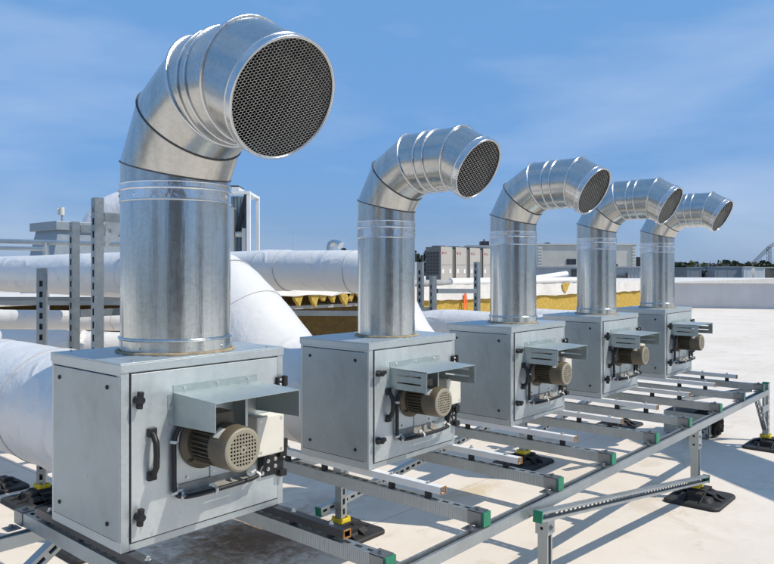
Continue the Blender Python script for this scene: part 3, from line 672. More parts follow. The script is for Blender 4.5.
# ------------------------------------------------------------------ insulated ducts
def duct(name, label, path, radii, mat='wrap', seams=(), n=40, group='white insulated ducts', smooth=5):
    P = [Vector(p) for p in path]; t = thing(name, label, 'duct', P[0], 0, group)
    # smooth path
    def cat(P, rr, k):
        Q = [P[0]*2-P[1]] + P + [P[-1]*2-P[-2]]; RR = [rr[0]] + list(rr) + [rr[-1]]; out = []; ro = []
        for i in range(1, len(Q)-2):
            for j in range(k):
                u = j/k; a, b, c_, d_ = Q[i-1], Q[i], Q[i+1], Q[i+2]
                out.append(.5*((2*b) + (c_-a)*u + (2*a-5*b+4*c_-d_)*u*u + (3*b-a-3*c_+d_)*u**3)); ro.append(RR[i]+(RR[i+1]-RR[i])*u)
        return out + [P[-1]], ro + [rr[-1]]
    pp, ro = cat(P, radii, smooth)
    pp = [p-P[0] for p in pp]
    rnd = random.Random(name+label)
    ro = [r*(1+rnd.uniform(-.012, .012)) for r in ro]
    mb = MB(); mb.tube(pp, 0, n, radii=ro); b_ = mb.build('duct_body', M[mat], t)
    for f in seams:
        x = f*(len(pp)-1); i = min(int(x), len(pp)-2); u = x-i; c_ = pp[i].lerp(pp[i+1], u); r = ro[i]+(ro[i+1]-ro[i])*u; d_ = (pp[i+1]-pp[i]).normalized()
        q = d_.to_track_quat('Z', 'Y'); mb = MB()
        mb.tube([c_ + q @ Vector(((r+.0005)*math.cos(2*PI*k/n), (r+.0005)*math.sin(2*PI*k/n), .012*math.sin(4*PI*k/n+f*9))) for k in range(n)], .0035, 6, closed=True)
        mb.build('wrap_seam', M['tape'], b_)
    return t
duct('insulated_duct', 'thick white wrapped duct running into the back of the largest exhaust fan', [(1.59, 2.79, .93), (1.59, 3.4, .93), (1.59, 4.3, .93), (1.59, 6.0, .93), (1.59, 9.6, .93)], [.284]*5, 'wrap', (.3, .5, .62))
duct('insulated_duct', 'white wrapped duct sloping down behind the largest pipe to the second fan',
     [(2.83, 2.76, .88), (2.83, 2.98, .88), (2.83, 3.3, .95), (2.83, 3.62, 1.22), (2.83, 3.9, 1.47), (2.83, 4.2, 1.565), (2.83, 5.4, 1.57), (2.83, 8, 1.57), (2.83, 11.3, 1.57)],
     [.26, .28, .305, .292, .235, .185, .176, .174, .174], 'wrap', (.40, .5, .58, .68))
d3 = duct('insulated_duct', 'level white wrapped duct with wrinkled wrap between the first and second pipes',
     [(4.11, 2.76, .95), (4.11, 2.95, .95), (4.11, 3.2, .98), (4.11, 3.4, 1.16), (4.11, 3.58, 1.44), (4.11, 3.76, 1.58), (4.11, 4.6, 1.605), (4.11, 5.0, 1.605), (4.11, 7, 1.605), (4.11, 11.3, 1.605)],
     [.17, .17, .17, .17, .168, .168, .17, .185, .168, .168], 'wrap', (.47, .58, .72))
duct('insulated_duct', 'low white wrapped duct showing behind the third fan and dropping into the roof',
     [(5.40, 2.76, 1.05), (5.40, 3.3, 1.05), (5.40, 4.0, 1.06), (5.40, 4.35, .98), (5.40, 4.5, .7), (5.40, 4.5, 0)], [.18]*6, 'wrap', (.2, .5))
duct('insulated_duct', 'short white wrapped duct showing behind the fourth fan', [(6.70, 2.76, 1.02), (6.70, 3.3, 1.02), (6.70, 4.0, 1.02), (6.70, 4.35, .95), (6.70, 4.5, .7), (6.70, 4.5, 0)], [.18]*6, 'wrap', (.3,))
duct('insulated_duct', 'thin white wrapped duct lying far left below the grey shelf strut', [at(-160, 318, 9.2), at(-40, 319, 9.2), at(60, 320, 9.1), at(170, 322, 9.1), at(230, 323, 9.1)], [.125]*5, 'wrap', (.35, .62, .7))
duct('insulated_duct', 'white duct with a flared sleeve end just above the thick duct at left', [at(-170, 343, 6.4), at(-40, 345, 6.3), at(40, 346, 6.25), at(81, 346, 6.2), at(83, 346, 6.2), at(130, 347, 6.2), at(190, 348, 6.2)], [.145, .145, .145, .142, .128, .128, .128], 'wrap', (.5,), smooth=4)
# white sheet lying on the roof behind the second fan
mb = MB(); nx = 26; vs = []; rnd = random.Random(3)
for j in range(12):
    for i in range(nx): vs.append((i*.16, j*.14, .05 + .16*math.exp(-((j-6)/3.2)**2)*(.6+.4*math.sin(i*.7+j)) + rnd.uniform(0, .025)))
fs = [(j*nx+i, j*nx+i+1, (j+1)*nx+i+1, (j+1)*nx+i) for j in range(11) for i in range(nx-1)]
vs2 = vs + [(x, y, z-.012) for x, y, z in vs]; q = len(vs)
edge = list(range(nx)) + [j*nx+nx-1 for j in range(1, 12)] + [11*nx+i for i in range(nx-2, -1, -1)] + [j*nx for j in range(10, 0, -1)]
mb.add(vs2, fs + [tuple(q+i for i in reversed(f)) for f in fs] + [(edge[k], edge[(k+1) % len(edge)], q+edge[(k+1) % len(edge)], q+edge[k]) for k in range(len(edge))], True)
o = mb.build('roofing_sheet', M['membrane'], loc=(7.6, 8.4, 0)); tag(o, 'loose white roofing sheet lying rumpled below the darkened wool of the insulated wall', 'roofing sheet')

# ------------------------------------------------------------------ duct stands and strut posts
def stand(name, label, members, base_feet=()):
    p0 = Vector(members[0][1]); t = thing(name, label, 'duct stand', (p0.x, p0.y, 0), 0, 'galvanised strut stands for the ducts'); off = Vector((p0.x, p0.y, 0))
    def place(mb, nm, mats, parent=None, bevel=0): return mb.build(nm, mats, parent or t, bevel, loc=(-off if parent is None else None))
    for kind, a, b, up in members:
        mb = MB(); 
        if kind == 'hanger': mb.cyl(a, b, .008, n=8)
        else: strut(mb, a, b, up, w=.06 if kind == 'post' else .05, h=.05, sl=.04, sw=.022, pitch=.075, closed=True); place(mb, kind, M['stand'])
    for x, y in base_feet:
        place(foot_mb(x, y), 'foot', M['rubber'], None, .003); place(collar_mb(x, y), 'foot_collar', M['yellow'], None, .004)
    return t, place
def g0(p): return Vector((p.x, p.y, .05))
def slotdir(a): return tuple((FW*-math.cos(R(a)) + RT*math.sin(R(a))))
p1 = at(42, 268, 5.0)
stand('duct_stand', 'short slotted strut post beside the thick white duct at far left', [('post', g0(p1), p1, slotdir(12))], [(p1.x, p1.y)])
p2 = at(74.5, 222, 4.9); p3 = at(97.5, 198, 4.15)
b2 = p2 + Vector((1.5, 0, 0)); b3 = p3 + Vector((1.3, 0, 0))
t_, pl = stand('duct_stand', 'tall pair of strut posts with crossbars left of the largest pipe',
      [('post', g0(p2), p2, slotdir(-45)), ('post', g0(p3), p3, slotdir(-45)),
       ('crossbar', p2 + Vector((.03, 0, -.045)), Vector((p2.x+1.05, p2.y, p2.z-.045)), (0,0,1)),
       ('crossbar', p3 + Vector((.03, 0, -.11)), Vector((p3.x+.78, p3.y, p3.z-.11)), (0,0,1)),
       ('crossbar', p2 + Vector((.03, 0, -.63)), Vector((p2.x+1.05, p2.y, p2.z-.63)), (0,0,1)),
       ('post', g0(p2+Vector((1.08, 0, 0))), p2+Vector((1.08, 0, 0)), slotdir(-45)), ('post', g0(p3+Vector((.80, 0, 0))), p3+Vector((.80, 0, -.05)), slotdir(-45))],
      [(p2.x, p2.y), (p3.x, p3.y)])
mb = MB(); q = p3 + Vector((.032, -.03, -.14)); mb.prism([(q.x, q.z), (q.x+.16, q.z), (q.x, q.z-.15)], 'y', q.y, q.y+.004); bolt(mb, (q.x+.035, q.y, q.z-.04), (0,-1,0), .009, .008); pl(mb, 'gusset', M['strut'])
# stand between second and third pipes
a = at(420.5, 262, 7.6); b = at(433, 276, 7.3); c = at(477, 262, 8.2)
stand('duct_stand', 'strut stand seen between the second and third pipes, before the yellow wall',
      [('post', g0(a), a, slotdir(-30)), ('post', g0(b), b, slotdir(-60)), ('post', g0(c), c, slotdir(-50)),
       ('crossbar', at(436, 291, 7.5), at(475, 291, 8.1), (0,0,1)), ('crossbar', at(405, 309.5, 7.4), at(431, 309.5, 7.4), (0,0,1))],
      [(a.x, a.y), (b.x, b.y), (c.x, c.y)])
a = at(270, 313, 7.0); b = at(372, 313.5, 7.4)
stand('duct_stand', 'low galvanised strut bar under the level white duct left of the second pipe',
      [('crossbar', a, b, (0,0,1)), ('hanger', g0(at(329, 320, 7.2)), at(329, 315, 7.2), slotdir(0)), ('post', g0(at(268, 320, 7.0)), at(268, 312, 7.0), slotdir(0)), ('post', g0(at(374, 320, 7.4)), at(374, 312, 7.4), slotdir(0))])
a = at(-60, 303, 8.3); b = at(126, 303, 8.3)
stand('duct_stand', 'grey shelf strut with hanging rods under the white duct at far left',
      [('crossbar', a, b, (0,0,1)), ('crossbar', at(-60, 299, 8.6), at(126, 299, 8.6), (0,0,1)), ('post', g0(at(-58, 303, 8.3)), at(-58, 300, 8.3), slotdir(0)), ('post', g0(at(124, 303, 8.3)), at(124, 300, 8.3), slotdir(0)), ('hanger', at(7, 330, 8.25), at(7, 305, 8.25), slotdir(0)), ('hanger', at(57, 313, 8.25), at(57, 305, 8.25), slotdir(0))])
# black foot at the left edge
x, y = 2.02, 5.62
tag(foot_mb(x, y).build('rubber_foot', M['rubber'], None, .003), 'spare black rubber foot lying on the roof at the left edge under the thick duct', 'rubber foot')
# guard rail at the far left
t = thing('guard_rail', 'thin grey guard rail crossing the sky at far left in front of the rooftop cowl', 'guard rail', (at(-40, 298, 10.5).x, at(-40, 298, 10.5).y, 0)); O = Vector((t.location.x, t.location.y, 0))
mb = MB(); mb.cyl(at(-60, 239.5, 10.5), at(130, 244.5, 10.3), .035, n=12); mb.cyl(at(-60, 246.5, 10.4), at(44, 249, 10.3), .03, n=12); mb.build('rail', M['strut'], t, loc=-O)
for u in (-50, 46, 128):
    p = at(u, 243, 10.38); mb = MB(); mb.box(p.x-.035, p.x+.035, p.y-.035, p.y+.035, 0, p.z); mb.build('post', M['strut'], t, loc=-O)

# ------------------------------------------------------------------ things on the raised roof, left
def ft(name, label, cat, u, d, zb, group=None):
    p = at(u, CY, d); p.z = zb; return thing(name, label, cat, p, FACE, group)
def lx(u, u0, d): return (u-u0)/FPX*d
def lz(v, d, zb): return EYE + (CY-v)/FPX*d - zb
d = 14.5; zb = 1.08
pc = at(47, CY, d); t = thing('roof_cowl', 'grey sheet metal cowl with sloping sides and flat cap behind the guard rail', 'roof cowl', (pc.x, pc.y, zb))
zt = lz(229, d, zb); zc = lz(220, d, zb); mb = MB()
mb.add([(0,0,0),(2.4,0,0),(2.4,1.35,0),(0,1.35,0),(.30,.16,zt),(2.3,.16,zt),(2.3,1.25,zt),(.30,1.25,zt)], [(0,1,5,4),(1,2,6,5),(2,3,7,6),(3,0,4,7),(4,5,6,7),(3,2,1,0)]); mb.build('cowl_body', M['cowl'], t)
mb = MB(); mb.box(.22, 2.4, .08, 1.38, zt+.001, zc); mb.build('cap', M['cowl'], t, .01)
t = ft('antenna', 'small pale antenna stub on a thin pole behind the roof cowl', 'antenna', 62, 17, zb)
mb = MB(); mb.cyl((0,0,0), (0,0,lz(215, 17, zb)), .02, n=8); mb.build('pole', M['strut'], t)
mb = MB(); mb.cyl((0,0,lz(215,17,zb)), (0,0,lz(207.5,17,zb)), .055, n=14); mb.build('aerial', M['cream'], t); mb = MB(); mb.cyl((-.09,0,lz(215,17,zb)), (-.09,0,lz(208,17,zb)), .03, n=10); mb.build('aerial', M['white'], t)
# big pale bent duct behind the posts
duct('large_duct', 'big pale bent duct arching behind the tall strut posts left of the largest pipe', [at(97, 300, 22), at(97, 245, 22), at(101, 224, 22), at(120, 209, 22), at(150, 206, 22), at(190, 212, 22), at(196, 245, 22), at(196, 300, 22)], [.52]*8, 'wrap_grey', (.3, .45))
# white framed unit right of the largest pipe
d = 17; t = ft('cooling_unit', 'white framed cooling unit with blue grey slats peeking out right of the largest pipe', 'cooling unit', 225, d, zb)
X = lambda u: lx(u, 225, d); Z = lambda v: lz(v, d, zb); zt = Z(194)
mb = MB()
for u0, u1 in ((200, 203.5), (246.5, 250)):
    mb.box(X(u0), X(u1), 0, .1, 0, zt); mb.box(X(u0), X(u1), 1.2, 1.3, 0, zt)
mb.box(X(200), X(250), -.005, .105, zt+.001, zt+.07); mb.box(X(200), X(250), 1.19, 1.305, zt+.001, zt+.07); mb.box(X(246.5)+.01, X(250)-.01, .105, 1.19, zt+.005, zt+.065); mb.box(X(200)+.01, X(203.5)-.01, .105, 1.19, zt+.005, zt+.065)
mb.box(X(225), X(237), .2, .9, zt+.071, zt+.071+.12); mb.build('frame', M['white'], t)
mb = MB(); mb.box(X(225.5), X(236.5), .22, .88, zt+.192, zt+.23); mb.build('cap', M['dark'], t)
mb = MB(); mb.box(X(203.6), X(246), .5, .6, .0, zt-.002)
for k in range(12): mb.box(X(204)+k*.08, X(204)+k*.08+.04, .47, .4995, 0, zt-.02)
mb.build('slat_panel', M['blue_grey'], t)
mb = MB(); mb.box(X(243), X(246.3), .12, .45, 0, zt-.02); Mx = frame((X(234), .3, Z(232)), (X(242.5), .3, Z(199)), (0,-1,0))[0]; mb.box(0, 1.0, -.05, .05, -.03, .03, M=Mx); mb.build('dark_brace', M['dark'], t)
mb = MB(); mb.cyl((X(234), .2, Z(234)), (X(243), .2, Z(234)), .07, n=14); mb.box(X(241), X(245), .1, .3, 0, Z(228)); mb.box(X(229), X(233), .1, .3, 0, Z(207)); mb.build('fitting', M['pale_clad'], t)
t = ft('mast', 'hair thin radio mast far away between the first and second pipes', 'mast', 293.5, 120, -9); mb = MB(); mb.cyl((0,0,0), (0,0,lz(229, 120, -9)), .10, .05, 8); mb.build('pole', M['pale_clad'], t)
# small silver bent pipe far off
d = 30; zb = 1.08; t = ft('vent_pipe', 'tiny silver bent vent pipe peeking above the white duct left of the second pipe', 'vent pipe', 331, d, zb)
X = lambda u: lx(u, 331, d); Z = lambda v: lz(v, d, zb); mb = MB()
mb.tube([(X(329.5), 0, 0), (X(329.5), 0, Z(247)), (X(330.5), 0, Z(243.8)), (X(333), 0, Z(242.5)), (X(337), 0, Z(243)), (X(340), -.1, Z(245))], .13, 16); mb.build('bent_pipe', M['elbow'], t)
mb = MB(); mb.cyl((X(338), -.04, Z(243.6)), (X(341), -.12, Z(245.6)), .15, .17, 16); mb.build('mouth', M['bead'], t)

# ------------------------------------------------------------------ insulated upstand wall (yellow wool, white flap) and far parapet
t = thing('insulated_wall', 'long low roof wall with bare yellow wool below a white membrane flap', 'wall', (12, 11.74, 0)); O = Vector((12, 11.74, 0))
mb = MB(); mb.box(2, 17.74, .0, .38, 0, 1.14); mb.build('wool_core', M['wool'], t)
mb = MB(); mb.box(-12, 1.999, .02, .38, 0, 1.14); mb.build('shaded_wool_core', M['wool_shaded'], t)
rnd = random.Random(8)
def flap(x0, x1, ztop, zbot, out, name='membrane_flap', step=.35):
    mb = MB(); n_ = max(2, int((x1-x0)/step)); top = []; bot = []; bk = []
    for i in range(n_+1):
        x = x0+(x1-x0)*i/n_; top.append((x, -out-.02+rnd.uniform(-.02, .02), ztop+rnd.uniform(-.015, .02))); bot.append((x, -out-.05+rnd.uniform(-.03, .03), zbot+rnd.uniform(-.03, .03))); bk.append((x, .42, ztop+.02+rnd.uniform(-.01, .02)))
    m = n_+1; th = Vector((0, -.015, .012)); vs = bk+top+bot; vs = vs + [tuple(Vector(p)+th) for p in vs]; fs = []
    for k in range(2):
        for i in range(n_): fs.append((k*m+i, k*m+i+1, (k+1)*m+i+1, (k+1)*m+i)); fs.append((3*m+k*m+i+1, 3*m+k*m+i, 3*m+(k+1)*m+i, 3*m+(k+1)*m+i+1))
    for i in range(n_): fs.append((2*m+i, 2*m+i+1, 5*m+i+1, 5*m+i)); fs.append((i+1, i, 3*m+i, 3*m+i+1))
    for i in (0, m-1): fs += [(i, m+i, 4*m+i, 3*m+i), (m+i, 2*m+i, 5*m+i, 4*m+i)]
    mb.add(vs, fs, False); return mb.build(name, M['membrane'], t)
flap(2.05, 3.2, 1.17, .80, .02); flap(3.25, 8.2, 1.19, .80, .03); flap(8.25, 13, 1.17, .78, .02); flap(13.05, 17.9, 1.18, .76, .02)
flap(-12, 2.0, 1.19, 1.08, .62)  # overhang brought forward to throw shade on the wall below
mb = MB(); mb.box(-12, 1.95, -.50, -.05, .80, .87); mb.build('ledge', M['concrete'], t)
for k in range(9):
    x = -2.0 + k*.30 + rnd.uniform(-.05, .05); w_ = rnd.uniform(.07, .17); h_ = rnd.uniform(.10, .32); x += rnd.uniform(-.08, .08)
    mb = MB(); mb.prism([(x-w_, 1.12), (x+w_, 1.12), (x+w_*.5, 1.12-h_*.6), (x+.03, 1.12-h_), (x-w_*.6, 1.12-h_*.5)], 'y', -.66, -.57); mb.build('foam_tongue', M['wool'], t)
mb = MB()
for k in range(26): bolt(mb, (-11.5+k*.37, .02, .38+(k % 2)*.02), (0,-1,0), .03, .02)
mb.build('washer', M['bolt'], t)
# foil scraps and strap on the wall
mb = MB(); mb.prism([(.0, 0), (.09, .01), (.16, -.50), (.11, -.52), (.05, -.12), (-.02, -.50), (-.06, -.48)], 'y', -.09, -.08)
p = on_y(465, 293, 11.6); tag(mb.build('orange_strap', M['orange'], loc=(p.x, 11.70, p.z)), 'orange strap hanging over the yellow wall between the second and third pipes', 'strap')
p = on_y(567, 284, 11.6)
mb = MB(); mb.prism([(-.28, .12), (.3, .16), (.12, -.05), (-.05, -.22), (-.24, -.1)], 'y', 0, .02); tag(mb.build('foam_scrap', M['wool'], loc=(p.x, 11.62, p.z-.1)), 'yellow foam scrap stuck on the white flap between the third and fourth pipes', 'scrap')
def pipe_thing(label, a, b, r, mat='white'):
    a = Vector(a); b = Vector(b); mb = MB(); v_ = b-a; mb.tube([(0,0,0), v_*.33, v_*.66, v_], r, 16); o = mb.build('plastic_pipe', M[mat], loc=a); tag(o, label, 'pipe', 'white pipes lying on the insulated wall'); return o
pa = on_y(528, 279.5, 11.85); pb = on_y(566, 275.5, 11.95); pipe_thing('upper white pipe lying tilted on top of the wall between the third and fourth pipes', (pa.x, 11.9, 1.31), (pb.x, 11.95, 1.5), .10)
pipe_thing('lower white pipe lying along the wall top between the third and fourth pipes', (pa.x-.5, 11.72, 1.295), (pb.x+2.2, 11.72, 1.30), .09)
pa = on_y(452, 283, 11.8); pipe_thing('white tube lying on the wall top in front of the grey condensers', (pa.x, 11.86, 1.30), (pa.x+2.4, 11.86, 1.30), .10)
pipe_thing('grey wrapped tube on the wall top in front of the condensers', (pa.x-2.3, 11.80, 1.28), (pa.x-.1, 11.84, 1.28), .085, 'concrete')

# parapet
t = thing('parapet_wall', 'long grey membrane covered parapet wall at the far right edge of the roof', 'wall', (31.3, 12.1, 0), math.atan2(-3.58, 1.49))
mb = MB(); mb.box(0, 46, .0, .45, 0, 1.05); mb.build('wall_body', M['parapet'], t)
mb = MB(); mb.box(-.05, 46.05, -.05, .5, 1.051, 1.10); mb.build('coping', M['membrane'], t, .01)
mb = MB()
for k in range(18): mb.box(2.4*k+.6, 2.4*k+.63, -.006, -.001, .0, 1.045)
mb.build('sheet_lap', M['parapet'], t)

# ------------------------------------------------------------------ condensers
p = at(441, 281, 35); zb = 1.08
def condenser(k, label):
    x = p.x + k*1.245; t = thing('condenser', label, 'condenser', (x, p.y, zb), 0, 'row of rooftop condensers'); H = 1.72
    mb = MB(); mb.box(0, .95, .012, .95, .0, H-.002); mb.box(.95, 1.24, .05, .9, .02, H-.1); mb.build('cabinet', M['ac_side'], t, .01)
    mb = MB(); mb.box(0, .95, 0, .010, .03, H); fp = mb.build('front_panel', M['ac_front'], t, .004)
    mb = MB(); mb.box(.02, .93, -.004, -.001, .82, .835); mb.build('panel_line', M['ac_side'], fp)
    mb = MB(); mb.cyl((.15, -.001, H-.30), (.15, -.006, H-.30), .06, n=20); mb.build('logo', M['red'], fp)
    cu = bpy.data.curves.new('txt', 'FONT'); cu.body = 'LG'; cu.size = .17; cu.extrude = .002
    to = bpy.data.objects.new('txt', cu); COL.objects.link(to); bpy.context.view_layer.update()
    me = bpy.data.meshes.new_from_object(to.evaluated_get(bpy.context.evaluated_depsgraph_get())); bpy.data.objects.remove(to)
    me.materials.clear(); me.materials.append(M['ac_side']); lo = bpy.data.objects.new('lettering', me); COL.objects.link(lo); lo.parent = fp; lo.location = (.255, -.004, H-.36); lo.rotation_euler = (R(90), 0, 0)
    for xx in (.10, .70): mb = MB(); mb.box(xx, xx+.14, -.004, -.001, .42, .62); mb.build('sticker', M['sticker'], fp)
    mb = MB()
    for r_ in range(7):
        for c_ in range(4): mb.box(-.012, -.001, .14+c_*.2, .14+c_*.2+.16, .35+r_*.165, .35+r_*.165+.13)
    mb.build('side_grille', M['dark'], t)
    mb = MB(); mb.cyl((.47, .48, H), (.47, .48, H+.06), .36, n=24); mb.build('fan_ring', M['ac_side'], t)
for k, lb in enumerate(('leftmost grey condenser of the row, showing its dark grille side', 'second grey condenser from the left in the rooftop row', 'third grey condenser from the left in the rooftop row', 'rightmost grey condenser, partly hidden by the third pipe')): condenser(k, lb)
t = ft('roof_plant', 'dark low plant box on the far roof above the rightmost condensers', 'plant box', 485, 48, zb)
X = lambda u: lx(u, 485, 48); Z = lambda v: lz(v, 48, zb); mb = MB(); mb.box(X(467), X(500), 0, 2, 0, Z(245.2)); mb.build('box_body', M['grey_clad'], t)
mb = MB(); mb.box(X(482), X(490), .4, 1.4, Z(245), Z(241)); mb.cyl((X(484.5), .2, Z(245)), (X(484.5), .2, Z(239)), .05, n=8); mb.build('top_equipment', M['dark'], t)
t = ft('roof_plant', 'small white and dark box with pipes left of the leftmost condenser', 'plant box', 418, 32, zb); X = lambda u: lx(u, 418, 32); Z = lambda v: lz(v, 32, zb)
mb = MB(); mb.box(X(413), X(420), 0, .6, 0, Z(262)); mb.build('box_body', M['pale_clad'], t); mb = MB(); mb.box(X(413.5), X(417), .1, .5, Z(262), Z(254)); mb.cyl((X(422.5), .2, 0), (X(422.5), .2, Z(255)), .06, n=8); mb.build('top_equipment', M['dark'], t)

# ------------------------------------------------------------------ far buildings
def building(name, label, u0, u1, v_top, d, zb, mat, depth=8, wins=(), extra=None, rot=0, group=None, roof=None):
    uc = (u0+u1)/2; t = ft(name, label, 'building', uc, d, zb, group); X = lambda u: lx(u, uc, d); Z = lambda v: lz(v, d, zb)
    if rot: t.rotation_euler.z += rot
    mb = MB(); mb.box(X(u0), X(u1), 0, depth, 0, Z(v_top)); mb.build('wall', M[mat], t, .02)
    if roof: mb = MB(); mb.box(X(u0)-.1, X(u1)+.1, -.1, depth+.1, Z(v_top)+.001, Z(v_top)+.12); mb.build('roof_edge', M[roof], t)
    for a, b, c_, e in wins:
        mb = MB(); mb.box(X(a), X(b), -.04, -.002, Z(e), Z(c_)); mb.build('window', M['glass'], t)
    return t, X, Z
t, X, Z = building('plant_building', 'beige rendered flat roofed building with a dark window, behind the fourth pipe', 537, 636, 245, 62, 1.08, 'beige', 10, [(566.5, 570.5, 259, 264.5), (571, 576, 259, 264.5), (613.5, 617.5, 264, 267)], roof='pale_clad')
for ua, ub in ((537.5, 542), (632, 635.5)):
    mb = MB()
    for k in range(7): mb.box(X(ua), X(ub), -.12, -.002, Z(246.5)-.26*k-.2, Z(246.5)-.26*k)
    mb.build('quoin', M['pale_clad'], t)
mb = MB(); mb.box(X(547), X(556), 2, 4, Z(245)+.13, Z(242.5)); mb.box(X(552), X(555), 2, 3, Z(242.5), Z(241.5)); mb.box(X(612), X(624), 2, 4, Z(245)+.13, Z(243.5)); mb.build('roof_equipment', M['dark'], t)
t, X, Z = building('plant_building', 'low grey clad building below the beige one, with a dark doorway and wall pipes', 535, 641, 268, 52, 1.08, 'grey_clad', 8, roof='grey_clad')
mb = MB(); mb.box(X(571), X(576.5), -.05, -.002, Z(282), Z(269.5)); mb.build('doorway', M['dark'], t)
mb = MB(); mb.cyl((X(617), -.1, Z(276)), (X(626), -.1, Z(276)), .06, n=10); mb.cyl((X(626.5), -.1, Z(273)), (X(626.5), -.1, Z(281)), .07, n=10); mb.box(X(614.5), X(616), -.2, -.01, Z(282), Z(279)); mb.build('wall_pipe', M['dark'], t)
mb = MB()
for k in range(30): u = 537+k*3.5; mb.box(X(u)-.02, X(u)+.02, -.02, -.001, 0, Z(268.5))
mb.build('cladding_joint', M['grey_clad'], t)
building('plant_building', 'narrow dark brown block right of the beige building', 635.5, 642, 257, 70, -9, 'dark', 6)
t, X, Z = building('warehouse', 'pale flat warehouse on the horizon right of the fifth pipe', 655, 717, 264, 190, -9, 'pale_clad', 20, roof='grey_clad')
mb = MB()
for k in range(9): mb.box(X(676)+k*1.1, X(676)+k*1.1+.7, -.1, -.01, Z(266.5), Z(264.8))
mb.build('window_band', M['glass'], t)
t, X, Z = building('warehouse', 'long dark roofed hall on the horizon beside the crane', 724, 772, 264, 230, -9, 'ac_side', 25, roof='dark')
mb = MB()
for k in range(7): mb = MB(); mb.box(X(727)+k*2, X(727)+k*2+1.3, -.1, -.01, Z(267.5), Z(266)); mb.build('window', M['grey_clad'], t)

# grey site containers beyond the parapet
def container(label, u0, u1, v0, d, mat, extra=0):
    uc = (u0+u1)/2; t = ft('site_cabin', label, 'site cabin', uc, d, -2.0, 'grey cabins beyond the parapet'); X = lambda u: lx(u, uc, d); Z = lambda v: lz(v, d, -2.0)
    mb = MB(); mb.box(X(u0), X(u1), 0, 3, 0, Z(v0)); mb.build('cabin_body', M[mat], t, .02)
    mb = MB(); mb.box(X(u0)-.04, X(u1)+.04, -.05, 3.05, Z(v0)+.001, Z(v0)+.1); mb.build('roof_edge', M['pale_clad' if mat != 'grey_clad' else 'grey_clad'], t)
    mb = MB(); k = X(u0)+.3
    while k < X(u1)-.1: mb.box(k, k+.025, -.012, -.001, .05, Z(v0)-.05); k += .9
    mb.build('rib', M[mat], t)
    return t, X, Z
container('short grey cabin at the left of the pair beyond the parapet', 687, 701.5, 268, 66, 'grey_clad')
container('long dark grey cabin beyond the parapet, middle of the cabins', 714.5, 743.5, 267.5, 66, 'grey_clad')
container('pale end cabin joined to the right of the long grey cabin', 743.6, 752.3, 267.5, 65.6, 'white')
container('separate pale narrow cabin right of the long grey cabin', 755, 765, 268, 66, 'white')
container('dark cabin at the right edge beneath the crane', 769, 790, 268, 67, 'ac_side')
t = ft('plant_rack', 'dark rack of pipes standing between the two grey cabins', 'pipe rack', 708, 68, -2); X = lambda u: lx(u, 708, 68); Z = lambda v: lz(v, 68, -2)
for u in (702.5, 706, 709.5, 713): mb = MB(); mb.box(X(u)-.09, X(u)+.09, 0, .8, 0, Z(271)); mb.build('post', M['dark'], t)
mb = MB(); mb.box(X(702), X(714), -.1, .9, Z(273.5), Z(270.8)); mb.tube([(X(703), -.2, Z(274)), (X(705), -.2, Z(269.5)), (X(711), -.2, Z(269.5)), (X(713), -.2, Z(274))], .2, 10); mb.build('manifold', M['dark'], t)
mb = MB(); mb.cyl((X(704), -.3, Z(274)), (X(706), -.3, Z(273)), .14, n=10); mb.cyl((X(702.5), -.3, Z(269.8)), (X(713), -.3, Z(269.8)), .1, n=10); mb.build('pale_fitting', M['pale_clad'], t)
t = ft('lamp_head', 'tiny white lamp dome in front of the trees right of the fifth pipe', 'lamp', 678, 80, -9); mb = MB(); mb.cyl((0,0,0), (0,0,lz(274, 80, -9)), .05, n=8); mb.build('pole', M['dark'], t)
mb = MB(); zz = lz(273.5, 80, -9); mb.cyl((0,0,zz), (0,0,zz+.35), .42, .1, 14); mb.build('dome', M['white'], t)
# crane
t = ft('tower_crane', 'dark lattice tower crane with a slanted jib on the horizon at far right', 'crane', 769, 250, -9); X = lambda u: lx(u, 769, 250); Z = lambda v: lz(v, 250, -9)
def lattice(mb, a, b, w_, n_, r_):
    a = Vector(a); b = Vector(b); Mx, L = frame(a, b, (0, -1, .01))
    P_ = lambda x, s1, s2: Mx @ Vector((x, s1*w_, s2*w_))
    for s1 in (-1, 1):
        for s2 in (-1, 1): mb.cyl(P_(0, s1, s2), P_(L, s1, s2), r_, n=6)
    for i in range(n_):
        x0 = L*i/n_; x1 = L*(i+1)/n_
        mb.cyl(P_(x0, -1, 1), P_(x1, 1, 1), r_*.7, n=5); mb.cyl(P_(x0, 1, -1), P_(x1, -1, -1), r_*.7, n=5); mb.cyl(P_(x0, -1, -1), P_(x1, -1, 1), r_*.7, n=5)
mb = MB(); lattice(mb, (X(769), 0, 0), (X(769), 0, Z(247)), .5, 14, .07); mb.build('tower', M['ac_side'], t)
mb = MB(); lattice(mb, (X(769), 0, Z(247)), (X(753), 0, Z(263)), .35, 12, .055); mb.build('jib', M['ac_side'], t)
mb = MB(); lattice(mb, (X(769), 0, Z(247)), (X(800), 0, Z(228)), .35, 16, .055); mb.build('counter_jib', M['ac_side'], t)
mb = MB(); mb.cyl((X(757), 0, Z(263)), (X(768.5), 0, Z(250)), .07, n=6); mb.build('cable_stay', M['ac_side'], t)

